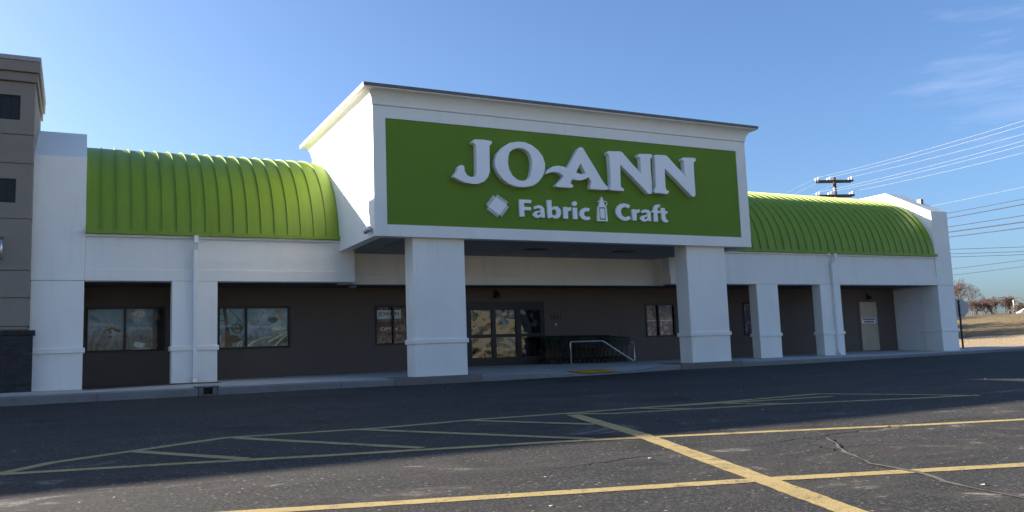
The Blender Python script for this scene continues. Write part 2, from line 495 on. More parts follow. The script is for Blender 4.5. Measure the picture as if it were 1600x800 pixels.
M_p2 = mural_mat('mural_print_forest', (0.48, 0.62, 0.66), (0.28, 0.33, 0.30), 8.7)
M_prust = simple('print_rust', (0.30, 0.10, 0.05), 0.6, var=0.4, scale=14)
M_pblack = simple('print_dark', (0.03, 0.03, 0.03), 0.6, var=0.4, scale=14)
M_pcream = simple('print_cream', (0.88, 0.80, 0.58), 0.6, var=0.25, scale=14)
M_ptan = simple('print_orange_tan', (0.62, 0.38, 0.18), 0.6, var=0.3, scale=14)
M_pgreen = simple('print_green', (0.10, 0.18, 0.10), 0.6, var=0.5, scale=14)
M_ppale = simple('print_pale_grey', (0.72, 0.76, 0.76), 0.6, var=0.2, scale=10)
M_p3 = poster_mat('display_print_warm', [(0.0, (0.02, 0.02, 0.02)), (0.44, (0.09, 0.105, 0.115)), (0.52, (0.32, 0.27, 0.18)), (0.555, (0.22, 0.02, 0.02)), (0.60, (0.05, 0.055, 0.06)), (0.66, (0.50, 0.45, 0.33))], 3.6, 1.7)
M_p4 = poster_mat('display_print_floral', [(0.0, (0.04, 0.08, 0.06)), (0.4, (0.06, 0.09, 0.25)), (0.46, (0.36, 0.06, 0.12)), (0.52, (0.10, 0.13, 0.12)), (0.57, (0.50, 0.44, 0.36)), (0.64, (0.15, 0.26, 0.12))], 4.0, 5.9)
M_card = simple('pale_card', (0.74, 0.78, 0.80), 0.6, var=0.08)
M_redcard = simple('maroon_card', (0.10, 0.018, 0.02), 0.6, var=0.2)
M_cardink = simple('poster_ink', (0.03, 0.035, 0.04), 0.6)
M_cartgreen = simple('dark_green_cart_plastic', (0.010, 0.022, 0.016), 0.4, var=0.3, scale=9)
M_cartmetal = simple('cart_basket_plastic', (0.014, 0.024, 0.02), 0.35, 0.0, var=0.3, scale=12)
M_rubber = simple('grey_rubber', (0.03, 0.03, 0.03), 0.8)
M_timber = simple('weathered_pole_timber', (0.085, 0.062, 0.05), 0.9, var=0.35, scale=6, bstr=0.6)
M_porcelain = simple('pale_porcelain', (0.75, 0.75, 0.77), 0.25)
M_wirepale = simple('bright_aluminium_wire', (0.28, 0.28, 0.29), 0.5, 0.0)
M_wiredark = simple('black_cable', (0.03, 0.032, 0.04), 0.6)
M_bark = simple('grey_brown_bark', (0.115, 0.085, 0.078), 0.9, var=0.3, scale=5)
M_bud = simple('reddish_winter_twigs', (0.17, 0.115, 0.11), 0.9, var=0.35, scale=2)
M_signback = simple('bare_sign_aluminium', (0.42, 0.43, 0.44), 0.45, 0.3, var=0.08)
M_signred = simple('sign_red', (0.45, 0.02, 0.02), 0.4)
M_carwhite = simple('white_car_paint', (0.75, 0.75, 0.75), 0.25, var=0.02)
M_carblue = simple('blue_car_paint', (0.03, 0.08, 0.25), 0.25, var=0.05)
M_carglass = simple('car_glass', (0.02, 0.025, 0.03), 0.1, spec=0.7)
M_yellowpole = simple('faded_yellow_pole', (0.5, 0.40, 0.24), 0.6)
M_farwood = simple('sunlit_winter_foliage', (0.24, 0.19, 0.11), 0.9, var=0.45, scale=0.5)
M_hedge = simple('olive_hedge_leaves', (0.085, 0.080, 0.035), 0.9, var=0.5, scale=1.5)
M_litter = simple('pale_litter', (0.42, 0.41, 0.38), 0.8)

# ------------------------------------------------------------------ traced outlines, metres on the sign face (x, z) and on the lot (x, y)
BIG = [('J', [[[5.502, 6.133], [5.585, 6.179], [5.833, 6.193], [6.082, 6.174], [6.1, 6.126], [6.067, 6.08], [6.018, 6.049], [6.007, 5.766], [6.003, 5.327], [5.95, 5.182], [5.827, 5.044], [5.648, 4.968], [5.461, 4.957], [5.231, 4.987], [5.073, 5.053], [4.92, 5.125], [4.986, 5.219], [5.053, 5.309], [5.072, 5.396], [5.143, 5.449], [5.223, 5.45], [5.256, 5.409], [5.264, 5.301], [5.33, 5.187], [5.444, 5.144], [5.538, 5.163], [5.591, 5.214], [5.609, 5.519], [5.613, 5.847], [5.61, 6.032], [5.558, 6.061], [5.5, 6.078]]]), ('O', [[[6.874, 6.222], [7.097, 6.224], [7.319, 6.156], [7.514, 6.024], [7.646, 5.864], [7.713, 5.664], [7.696, 5.482], [7.619, 5.296], [7.472, 5.118], [7.292, 5.007], [7.042, 4.955], [6.796, 4.957], [6.555, 5.021], [6.367, 5.153], [6.229, 5.32], [6.164, 5.492], [6.171, 5.668], [6.238, 5.85], [6.402, 6.028], [6.626, 6.168]], [[6.916, 6.041], [7.064, 6.028], [7.209, 5.944], [7.278, 5.814], [7.3, 5.636], [7.275, 5.454], [7.217, 5.271], [7.113, 5.164], [6.975, 5.134], [6.829, 5.152], [6.686, 5.261], [6.595, 5.41], [6.559, 5.585], [6.573, 5.763], [6.615, 5.9], [6.716, 5.986], [6.816, 6.027]]]), ('A', [[[8.902, 6.223], [8.959, 6.214], [9.001, 6.157], [9.137, 5.949], [9.349, 5.646], [9.56, 5.312], [9.668, 5.179], [9.779, 5.095], [9.753, 5.04], [9.682, 5.02], [9.165, 5.02], [9.146, 5.09], [9.173, 5.15], [9.2, 5.231], [9.147, 5.307], [9.109, 5.363], [8.988, 5.293], [8.85, 5.253], [8.693, 5.254], [8.571, 5.272], [8.522, 5.191], [8.509, 5.142], [8.585, 5.107], [8.589, 5.068], [8.547, 5.021], [8.084, 5.019], [8.009, 5.045], [8.017, 5.084], [8.124, 5.168], [8.287, 5.342], [8.191, 5.404], [8.061, 5.44], [7.93, 5.432], [7.798, 5.399], [7.721, 5.365], [7.735, 5.433], [7.826, 5.526], [7.96, 5.602], [8.114, 5.632], [8.268, 5.623], [8.421, 5.584], [8.541, 5.759], [8.688, 5.995], [8.798, 6.161], [8.845, 6.205]], [[8.859, 5.745], [8.705, 5.476], [8.815, 5.444], [8.928, 5.447], [9.02, 5.476]]]), ('N', [[[9.756, 6.116], [9.818, 6.177], [10.256, 6.204], [10.325, 6.169], [10.641, 5.856], [10.962, 5.581], [10.931, 5.671], [10.943, 6.04], [10.873, 6.076], [10.839, 6.125], [10.904, 6.177], [11.322, 6.202], [11.399, 6.166], [11.378, 6.113], [11.307, 6.056], [11.298, 5.777], [11.314, 5.367], [11.307, 5.08], [11.277, 4.996], [11.165, 4.985], [11.096, 5.048], [10.616, 5.468], [10.219, 5.796], [10.208, 5.503], [10.203, 5.161], [10.259, 5.108], [10.317, 5.087], [10.301, 5.026], [9.901, 5.02], [9.797, 5.048], [9.812, 5.099], [9.852, 5.181], [9.858, 5.481], [9.845, 6.042], [9.789, 6.088]]]), ('N', [[[11.456, 6.177], [11.52, 6.196], [11.871, 6.207], [11.944, 6.175], [12.253, 5.893], [12.603, 5.601], [12.546, 5.692], [12.548, 6.071], [12.46, 6.096], [12.477, 6.15], [12.557, 6.188], [12.948, 6.205], [13.023, 6.168], [13.006, 6.114], [12.923, 6.055], [12.915, 5.779], [12.919, 5.335], [12.919, 5.061], [12.88, 4.992], [12.789, 4.987], [12.727, 5.03], [12.222, 5.462], [11.816, 5.791], [11.808, 5.5], [11.811, 5.19], [11.857, 5.134], [11.931, 5.113], [11.901, 5.046], [11.836, 5.015], [11.414, 5.028], [11.355, 5.062], [11.41, 5.147], [11.451, 5.211], [11.465, 5.582], [11.471, 6.037]]])]
SMALL = [('F', [[[6.914, 4.638], [7.293, 4.636], [7.282, 4.545], [7.059, 4.545], [7.058, 4.435], [7.277, 4.434], [7.269, 4.344], [7.057, 4.345], [7.064, 4.161], [6.915, 4.159]]]), ('a', [[[7.339, 4.413], [7.41, 4.477], [7.513, 4.502], [7.625, 4.481], [7.683, 4.412], [7.696, 4.292], [7.701, 4.16], [7.594, 4.156], [7.582, 4.19], [7.519, 4.151], [7.417, 4.147], [7.334, 4.196], [7.328, 4.266], [7.391, 4.323], [7.505, 4.348], [7.58, 4.351], [7.565, 4.407], [7.502, 4.42], [7.394, 4.389]], [[7.572, 4.306], [7.503, 4.3], [7.45, 4.261], [7.461, 4.225], [7.523, 4.228], [7.569, 4.262]]]), ('b', [[[7.782, 4.66], [7.927, 4.663], [7.928, 4.454], [8.004, 4.494], [8.119, 4.493], [8.204, 4.425], [8.227, 4.324], [8.187, 4.21], [8.102, 4.15], [7.987, 4.151], [7.927, 4.19], [7.884, 4.153], [7.792, 4.154]], [[7.929, 4.383], [8.0, 4.41], [8.067, 4.378], [8.087, 4.308], [8.049, 4.245], [7.979, 4.226], [7.93, 4.261]]]), ('r', [[[8.301, 4.487], [8.434, 4.493], [8.448, 4.45], [8.505, 4.494], [8.568, 4.497], [8.553, 4.389], [8.483, 4.39], [8.443, 4.343], [8.443, 4.159], [8.3, 4.158]]]), ('i', [[[8.61, 4.484], [8.752, 4.485], [8.754, 4.155], [8.612, 4.155]], [[8.756, 4.605], [8.747, 4.574], [8.723, 4.548], [8.69, 4.533], [8.654, 4.531], [8.622, 4.543], [8.601, 4.567], [8.595, 4.597], [8.604, 4.628], [8.628, 4.653], [8.661, 4.669], [8.697, 4.67], [8.729, 4.658], [8.75, 4.635]]]), ('c', [[[9.183, 4.479], [9.13, 4.393], [9.034, 4.4], [8.971, 4.345], [8.979, 4.273], [9.049, 4.234], [9.134, 4.252], [9.191, 4.192], [9.116, 4.148], [8.996, 4.139], [8.879, 4.186], [8.824, 4.277], [8.842, 4.381], [8.918, 4.467], [9.04, 4.504]]]), ('C', [[[10.578, 4.627], [10.504, 4.541], [10.427, 4.576], [10.319, 4.566], [10.247, 4.505], [10.232, 4.422], [10.265, 4.332], [10.35, 4.278], [10.448, 4.29], [10.505, 4.321], [10.584, 4.254], [10.511, 4.202], [10.402, 4.173], [10.266, 4.184], [10.134, 4.261], [10.063, 4.365], [10.061, 4.48], [10.126, 4.598], [10.237, 4.666], [10.356, 4.688], [10.492, 4.668]]]), ('r', [[[10.617, 4.521], [10.764, 4.528], [10.777, 4.487], [10.839, 4.531], [10.899, 4.534], [10.883, 4.433], [10.813, 4.43], [10.78, 4.387], [10.774, 4.199], [10.635, 4.193]]]), ('a', [[[10.944, 4.452], [10.978, 4.512], [11.1, 4.542], [11.22, 4.528], [11.287, 4.467], [11.293, 4.349], [11.299, 4.198], [11.197, 4.191], [11.184, 4.228], [11.116, 4.178], [10.996, 4.179], [10.909, 4.225], [10.903, 4.292], [10.967, 4.344], [11.089, 4.374], [11.18, 4.378], [11.164, 4.436], [11.095, 4.458], [10.993, 4.429]], [[11.166, 4.327], [11.096, 4.321], [11.047, 4.286], [11.061, 4.253], [11.122, 4.259], [11.164, 4.29]]]), ('f', [[[11.331, 4.515], [11.392, 4.522], [11.409, 4.623], [11.464, 4.685], [11.558, 4.711], [11.656, 4.706], [11.634, 4.63], [11.573, 4.627], [11.545, 4.579], [11.541, 4.52], [11.661, 4.52], [11.656, 4.448], [11.54, 4.447], [11.542, 4.191], [11.4, 4.189], [11.407, 4.448], [11.332, 4.452]]]), ('t', [[[11.678, 4.61], [11.818, 4.611], [11.822, 4.52], [11.915, 4.519], [11.899, 4.445], [11.823, 4.447], [11.827, 4.303], [11.855, 4.262], [11.906, 4.255], [11.907, 4.184], [11.828, 4.176], [11.727, 4.198], [11.686, 4.264], [11.683, 4.446], [11.662, 4.449], [11.667, 4.52]]])]
PATCH = [[6.195, 4.691], [6.555, 4.471], [6.303, 4.15], [5.947, 4.384]]
BOTTLE = [[9.441, 4.535], [9.491, 4.578], [9.494, 4.627], [9.506, 4.668], [9.539, 4.751], [9.562, 4.818], [9.588, 4.843], [9.61, 4.82], [9.646, 4.724], [9.666, 4.635], [9.682, 4.586], [9.737, 4.548], [9.761, 4.132], [9.409, 4.127]]
BOTLAB = [[9.488, 4.532], [9.682, 4.536], [9.69, 4.177], [9.49, 4.169]]
BOTLOOP = [[9.725, 4.662], [9.783, 4.665]]
BOTTAB = [[9.461, 4.718], [9.519, 4.721], [9.517, 4.694], [9.46, 4.692]]
LINES = {'A': [[-4.29, -13.93], [-3.03, -14.2], [-1.48, -14.59], [0.58, -15.03], [1.5, -15.25], [3.63, -15.83], [5.28, -16.31], [7.02, -16.82]], 'B': [[-2.51, -17.24], [-0.78, -17.73], [1.13, -18.26], [1.35, -18.32], [3.63, -18.97]], 'U': [[-4.46, -13.85], [-4.03, -13.31], [-3.23, -12.84], [-2.11, -12.18], [-0.05, -12.4], [1.45, -12.27], [2.85, -12.29], [4.31, -12.23], [6.14, -12.41], [8.07, -12.71]], 'T': [[2.86, -12.55], [2.77, -13.32], [2.23, -15.18], [1.66, -16.65], [1.23, -18.15], [0.86, -19.55]]}
HATCH = [[[-3.23, -12.84], [-2.2, -14.34]], [[-1.97, -12.32], [-0.36, -14.7]], [[-0.4, -12.4], [1.54, -15.2]], [[1.2, -12.28], [2.41, -13.89]], [[2.75, -12.27], [3.35, -12.76]], [[4.24, -12.33], [4.78, -12.93]], [[5.61, -12.24], [6.55, -13.32]]]
U2 = [[3.35, -12.76], [4.78, -12.93], [6.19, -13.12], [7.79, -13.64], [9.81, -14.27]]
U3 = [[4.31, -12.23], [6.31, -12.23], [8.33, -12.16], [9.09, -13.2], [9.71, -14.34]]
CR = [[[-0.05, -16.79], [0.39, -16.75], [1.19, -16.64], [1.74, -16.65]], [[1.74, -16.65], [2.71, -16.61], [4.03, -16.45], [5.28, -16.31], [6.34, -16.22], [7.5, -16.51]], [[3.69, -15.87], [3.51, -16.66], [3.75, -16.62], [2.98, -17.58], [2.6, -18.22], [2.56, -18.71], [2.35, -19.17], [2.25, -19.56], [2.18, -19.9]], [[-5.01, -5.72], [-3.47, -6.31], [-2.66, -5.3], [-1.42, -5.89]], [[3.24, -16.73], [3.07, -17.25], [2.95, -17.61]]]
SPOT = [[-3.52, -15.97], [-2.28, -2.05], [5.79, -8.17], [4.91, -12.28], [7.81, -10.67], [13.29, -12.01], [11.31, -7.91], [3.25, -7.75], [3.48, -7.96], [2.76, -17.31], [4.17, -17.0], [2.44, -19.4], [1.04, -5.93], [-0.73, -18.25], [1.17, -16.83], [3.81, -5.38]]

# ------------------------------------------------------------------ ground heights
def lerp_table(x, xs, zs):
    if x <= xs[0]: return zs[0]
    for i in range(len(xs) - 1):
        if x <= xs[i + 1]:
            t = (x - xs[i]) / (xs[i + 1] - xs[i]); return zs[i] + t * (zs[i + 1] - zs[i])
    return zs[-1]
GX = [-12, -5, 1.4, 5.7, 9, 12, 16.5, 21, 28, 40]; GZ = [-.24, -.24, -.227, -.24, -.226, -.19, -.2, -.17, -.13, -.13]
KERB_Y = -3.3
def lot_z(x, y):
    return lerp_table(x, GX, GZ) + 0.03 * max(min(y - KERB_Y, 0), -40)
CURBX = [-40, -5, 1.4, 3.5, 5.6, 6.5, 7.7, 8.6, 9.9, 10.7, 11.7, 14.4, 16.5, 21, 24.6, 28.3, 40]
CURBZ = [-.05, -.05, -.061, -.081, -.105, -.11, -.134, -.185, -.185, -.15, -.045, -.06, -.069, -.073, -.059, -.03, -.02]
COLX = [-12, -4.7, -3.6, -1.6, -.5, 3, 9, 18.3, 22.5, 28.2, 29.2, 40]; COLZ = [-.024, -.024, -.034, .01, .006, .01, .03, -.03, -.045, -.08, -.078, -.05]
WALLX = [-12, -3.3, -1.7, 0, 2, 5.6, 7.7, 10.6, 14.7, 18.8, 26, 28, 40]; WALLZ = [-.02, -.02, -.02, .03, .038, .045, .10, .075, .03, .02, .04, .01, .0]
def walk_z(x, y):
    c, a, w = lerp_table(x, CURBX, CURBZ), lerp_table(x, COLX, COLZ), lerp_table(x, WALLX, WALLZ)
    if y < 0:
        t = (y - KERB_Y) / (0 - KERB_Y); return c + t * (a - c)
    t = min(y / 2.218, 1); return a + t * (w - a)
def bank_s(x, y): return 0.83 * (x + 3.8) + 0.556 * (y + 23.85)
def smooth(a, b, t):
    t = max(0, min(1, (t - a) / (b - a))); return t * t * (3 - 2 * t)
def bank_z(x, y):
    s = bank_s(x, y)
    q = 0.83 * y - 0.556 * x
    crest = 2.5 + 0.12 * math.sin(q * 0.11) 
    z = -0.16 + (s > 58) * 0.0
    z += 0.25 * smooth(58, 66, s) + (crest - 0.1) * smooth(63, 88, s)
    z += 0.10 * mnoise.noise(Vector((x * 0.15, y * 0.15, 0))) * smooth(60, 70, s)
    return z

def grid(name, xs, ys, zf, mat, keep=None, smoothf=True):
    mb = MB(); ix = {}
    for j, y in enumerate(ys):
        for i, x in enumerate(xs):
            ix[i, j] = len(mb.v); mb.v.append((x, y, zf(x, y)))
    for j in range(len(ys) - 1):
        for i in range(len(xs) - 1):
            if keep and not keep((xs[i] + xs[i + 1]) / 2, (ys[j] + ys[j + 1]) / 2): continue
            mb.f.append((ix[i, j], ix[i + 1, j], ix[i + 1, j + 1], ix[i, j + 1])); mb.sm.append(smoothf)
    return build(name, mb, mat, fix=False)
def frange(a, b, n): return [a + (b - a) * i / n for i in range(n + 1)]

# wide ground to the horizon (lies below everything else)
far = frange(-1500, -150, 6) + frange(-140, 160, 60) + frange(170, 1500, 6)
def terrain_z(x, y):
    s = bank_s(x, y)
    if s < 57: return -1.75 if y < 20 else -0.9
    return bank_z(x, y) - 0.02
t = grid('ground', far, far, lambda x, y: terrain_z(x, y), M_grass); tag(t, kind='structure')
# the grass bank and the sandy track at its foot, built finely
def strip(name, s0, s1, q0, q1, ns, nq, dz, mat):
    mb = MB()
    for i in range(ns + 1):
        s = s0 + (s1 - s0) * i / ns
        for j in range(nq + 1):
            q = q0 + (q1 - q0) * j / nq
            x = 0.83 * s - 0.556 * q - 3.8; y = 0.556 * s + 0.83 * q - 23.85
            wob = 0.5 * math.sin(q * 0.31) + 0.4 * math.sin(q * 0.13)
            if i == 0: 
                x += 0.83 * wob; y += 0.556 * wob
            mb.v.append((x, y, bank_z(x, y) + dz))
    for i in range(ns):
        for j in range(nq):
            a = i * (nq + 1) + j
            mb.f.append((a, a + nq + 1, a + nq + 2, a + 1)); mb.sm.append(True)
    return tag(build(name, mb, mat), kind='structure')
strip('dirt_track', 52, 70, -90, 60, 14, 90, 0.05, M_dirt)
strip('grass_bank', 67.5, 100, -90, 60, 60, 150, 0.045, M_grass)

xs = frange(-70, 40, 110) + frange(41, 70, 20)
ys = frange(-36, -28, 4) + frange(-27, -3.3, 48) + frange(-3, 45, 24)
def lotz2(x, y):
    return lot_z(x, y)
t = grid('parking_lot', xs, ys, lotz2, M_asphalt, keep=lambda x, y: (y < KERB_Y or x > 33.5) and bank_s(x, y) < 56)
tag(t, kind='structure')

# unseen pale bank added behind the camera to bounce fill light at the store
t = grid('grass_bank', frange(-160, 130, 90), frange(-110, -35.5, 50), lambda x, y: -1.16 + 6.0 * smooth(-36, -66, y) + .25 * mnoise.noise(Vector((x * .08, y * .08, 3))), M_fillgrass)
tag(t, kind='structure')

# ------------------------------------------------------------------ sidewalk and kerb
GAP0, GAP1 = -1.245, -1.045          # outlet in the kerb
wx = sorted(set([round(a, 3) for a in frange(-12, 34, 92)] + [-3.67, 8.6, 9.9]))
t = grid('sidewalk', wx, [KERB_Y + 0.16, -2.6, -1.9, -1.2, -0.6, 0, 0.75, 1.5, 2.3], walk_z, M_walk); tag(t, kind='structure')
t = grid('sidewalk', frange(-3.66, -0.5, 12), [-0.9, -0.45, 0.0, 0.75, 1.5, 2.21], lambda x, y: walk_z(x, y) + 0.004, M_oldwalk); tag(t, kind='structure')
def kerb_piece(xs):
    mb = MB(); prof = []
    for x in xs:
        z0 = lot_z(x, KERB_Y) - 0.10; z1 = lerp_table(x, CURBX, CURBZ)
        wob = 0.008 * mnoise.noise(Vector((x * 1.7, 0, 0)))
        prof.append([(x, KERB_Y + wob, z0), (x, KERB_Y + wob, z1 - 0.025), (x, KERB_Y + 0.025 + wob, z1 + 0.004), (x, KERB_Y + 0.165, z1 + 0.008), (x, KERB_Y + 0.165, z0)])
    for p in prof: mb.v += p
    for i in range(len(xs) - 1):
        for k in range(5):
            a = i * 5 + k; b = i * 5 + (k + 1) % 5
            mb.f.append((a, b, b + 5, a + 5)); mb.sm.append(False)
    mb.f.append((0, 1, 2, 3, 4)); mb.sm.append(False)
    n = (len(xs) - 1) * 5
    mb.f.append((n + 4, n + 3, n + 2, n + 1, n)); mb.sm.append(False)
    return tag(build('kerb', mb, M_curb), kind='structure')
# cast in lengths of about three metres with open joints; one gap for the drain outlet
x = -12.0
cuts = [-12, -9, -6.2, -3.4, GAP0 - .11]
for a, b in zip(cuts, cuts[1:]): kerb_piece(frange(a + 0.006, b - 0.006, 6))
cuts = [GAP1 + .11, 1.9, 4.9, 7.6, 10.9, 13.9, 16.9, 19.9, 22.9, 25.9, 28.9, 31.9, 34]
for a, b in zip(cuts, cuts[1:]): kerb_piece(frange(a + 0.006, b - 0.006, 8))

# yellow painted strip on the dropped kerb
mb = MB()
tx = frange(8.75, 9.95, 8)
for i in range(8):
    a, b = tx[i], tx[i + 1]
    for (y0, y1) in ((KERB_Y + 0.02, -2.75), (-2.75, -2.2)):
        z = lambda x, y: walk_z(x, max(y, KERB_Y)) + 0.022
        mb.quad((a, y0, z(a, y0)), (b, y0, z(b, y0)), (b + .1, y1, z(b, y1)), (a + .1, y1, z(a, y1)))
tag(build('painted_ramp_strip', mb, M_tactile), kind='structure')

# ------------------------------------------------------------------ painted lines on the asphalt
LIFT = [0.003]
def ribbon(name, pts, w, mat, seg=0.10, jitter=0.0, lift=None, tap=False):
    P = []
    for (a, b) in zip(pts, pts[1:]):
        d = math.hypot(b[0] - a[0], b[1] - a[1]); n = max(1, int(d / seg))
        for i in range(n): P.append((a[0] + (b[0] - a[0]) * i / n, a[1] + (b[1] - a[1]) * i / n))
    P.append(tuple(pts[-1]))
    if lift is None:
        LIFT[0] += 0.0004; lift = LIFT[0]
    mb = MB(); r2 = random.Random(int(abs(pts[0][0] * 1000)))
    for i, p in enumerate(P):
        a = P[max(i - 1, 0)]; b = P[min(i + 1, len(P) - 1)]
        dx, dy = b[0] - a[0], b[1] - a[1]; L = math.hypot(dx, dy) or 1
        nx, ny = -dy / L, dx / L
        j = r2.uniform(-jitter, jitter) * 2
        ww = w * (1 + r2.uniform(-1, 1) * (0.6 if jitter else 0.07))
        if tap: ww *= math.sin(math.pi * (i + 0.6) / (len(P) + 0.2)) ** 0.5
        for s in (-0.5, 0.5):
            xx = p[0] + nx * (ww * s + j); yy = p[1] + ny * (ww * s + j)
            mb.v.append((xx, yy, lot_z(xx, yy) + lift))
    for i in range(len(P) - 1):
        mb.f.append((2 * i, 2 * i + 1, 2 * i + 3, 2 * i + 2)); mb.sm.append(True)
    return tag(build(name, mb, mat), kind='structure')
def extend(pts, a=0.0, b=0.0):
    p = [list(q) for q in pts]
    def ex(p0, p1, d):
        L = math.hypot(p0[0] - p1[0], p0[1] - p1[1]); return [p0[0] + (p0[0] - p1[0]) / L * d, p0[1] + (p0[1] - p1[1]) / L * d]
    if a: p.insert(0, ex(p[0], p[2], a))
    if b: p.append(ex(p[-1], p[-3], b))
    return p
def straight(pts): return [pts[0], pts[-1]]
ribbon('painted_line', extend(LINES['A'], 6, 9), 0.15, M_paint)
ribbon('painted_line', extend(LINES['B'], 9, 12), 0.17, M_paint)
ribbon('painted_line', LINES['U'], 0.15, M_paintold)
ribbon('painted_line', U2, 0.14, M_paintold)
ribbon('painted_line', U3, 0.14, M_paintold)
tl = [LINES['T'][0], LINES['T'][2], LINES['T'][-1]]
ribbon('painted_line', extend(tl, 0, 4), 0.22, M_paint)
for h in HATCH: ribbon('painted_line', h, 0.16, M_paintold)
# cracks in the asphalt
for k, c in enumerate(CR):
    ribbon('asphalt_crack', c, 0.022, M_crack, 0.09, 0.02, 0.0095, True)
ribbon('asphalt_crack', CR[2][1:], 0.045, M_crackpale, 0.16, 0.012, 0.0105, True)
ribbon('asphalt_crack', [(-5.5, -9.2), (-2, -8.9), (3, -9.3), (9, -8.8), (16, -9.1)], 0.03, M_crack, 0.12, 0.02, 0.0095, True)
ribbon('asphalt_crack', [(-7.5, -6.1), (-3, -6.4), (0, -6.2), (5, -6.5)], 0.03, M_crack, 0.12, 0.02, 0.0095, True)
# scraps of paper and gravel lying on the asphalt: nobody could count them
mb = MB()
for (x, y) in SPOT + [(rnd.uniform(-6, 12), rnd.uniform(-19.5, -4)) for _ in range(40)]:
    z = lot_z(x, y); r = rnd.uniform(0.008, 0.022) if (x, y) not in [tuple(s) for s in SPOT] and [x, y] not in SPOT else rnd.uniform(0.014, 0.028)
    a = rnd.uniform(0, 6.28)
    pts = [(x + r * math.cos(a + k * 1.57) * rnd.uniform(.6, 1.2), y + r * math.sin(a + k * 1.57) * rnd.uniform(.6, 1.2), z + 0.004 + rnd.uniform(0, r * .5)) for k in range(4)]
    mb.add(pts + [(x, y, z + r * 0.4)], [(0, 1, 4), (1, 2, 4), (2, 3, 4), (3, 0, 4), (3, 2, 1, 0)])
tag(build('litter', mb, M_litter), kind='stuff')

# ------------------------------------------------------------------ the store
store = thing('store_building', 'white single storey craft store with green barrel roofs and a tall entrance canopy', 'store', (8.98, -0.0, 0))
WY = 2.218                       # colonnade back wall
ZF = 2.653                       # underside of the fascia
ZC = 3.518                       # underside of the canopy
def part(name, mb, mat, parent=store, bevel=0): return build(name, mb, mat, parent, bevel)
# rear block and colonnade wall with openings for the windows and doors
holes = [(-3.60, -1.60, .90, 2.135), (-0.175, 1.90, .885, 2.127), (4.55, 5.70, .870, 2.137), (14.87, 16.22, .885, 2.112), (19.53, 20.75, .84, 2.135), (7.55, 10.60, -.2, 2.215)]
mb = MB()
xw = sorted(set([-3.67, 28.16] + [h[0] for h in holes] + [h[1] for h in holes]))
for a, b in zip(xw, xw[1:]):
    hh = [h for h in holes if h[0] <= a + 1e-6 and h[1] >= b - 1e-6]
    if hh:
        h = hh[0]
        if h[2] > 0: mb.box(a, b, WY, WY + 0.2, -0.3, h[2])
        mb.box(a, b, WY, WY + 0.2, h[3], 3.3)
    else: mb.box(a, b, WY, WY + 0.2, -0.3, 3.3)
part('back_wall', mb, M_wall)
mb = MB(); mb.box(-3.66, 28.15, 7.62, 42, -0.3, 5.8); mb.box(-3.66, 28.15, 5.4, 7.61, -0.3, 3.6)
part('rear_block', mb, M_white)
# dark room behind the glass
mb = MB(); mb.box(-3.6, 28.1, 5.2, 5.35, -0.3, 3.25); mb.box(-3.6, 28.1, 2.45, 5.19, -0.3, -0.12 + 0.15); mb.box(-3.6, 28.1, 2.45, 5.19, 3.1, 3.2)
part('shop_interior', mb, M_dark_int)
# soffit over the walk
mb = MB(); mb.box(-3.66, 3.26, 0.42, WY - .003, ZF + .03, ZF + .1); mb.box(3.27, 14.42, 0.95, WY - .003, ZF + .03, ZF + .1); mb.box(14.43, 28.14, 0.42, WY - .003, ZF + .03, ZF + .1)
part('walkway_soffit', mb, M_wall)

# end walls: front stuccoed pier, sloped cap, flat ridge
def YZ(y, z, d): return (d, y, z)
def end_wall(x0, x1, cut):
    up = [(0, ZF + .007), (0, 5.778), (2.167, 6.934), (5.6, 6.934), (7.6, 5.78), (8.6, 5.78), (8.6, ZF + .007)]
    mb = MB(); mb.prism([up], YZ, x0, x1)
    o = part('end_wall', mb, M_white, bevel=0.02)
    LOC[o.name] = LOC[store.name]
    y1 = 0.839 if cut else 8.6
    mb = MB(); mb.box(x0, x1, 0, y1, -0.3, ZF - .006); build('pier', mb, M_white, o, 0.015)
    mb = MB(); mb.box(x0 + .02, x1 - .02, 0.02, y1 - .02, ZF - .02, ZF + .02); build('reveal', mb, M_soffit, o)
    zb = .86 if x0 < 0 else .72
    mb = MB(); mb.box(x0 - .045, x1 + .045, -.045, y1 + (.03 if cut else 0), zb, zb + .125); build('band', mb, M_white, o, 0.012)
    if cut:
        mb = MB(); mb.box(x0 + .03, x1 - .03, 0.842, 8.6, -0.3, ZF - .02); build('painted_brick_wall', mb, M_whitebrick, o)
    return o
wl_ = end_wall(-4.842, -3.669, False)
wr_ = end_wall(28.157, 29.171, True)
# small roof vent on the right hand wall and a conduit clip
mb = MB(); mb.box(28.86, 29.02, .95, 1.15, 6.2, 6.50); build('roof_vent', mb, M_coping, wr_)
mb = MB(); mb.tube([(29.17, .3, 5.45), (29.32, .3, 5.47)], .05, 8); mb.box(29.16, 29.2, .22, .38, 5.36, 5.56); build('cable_bracket', mb, M_coping, wr_)

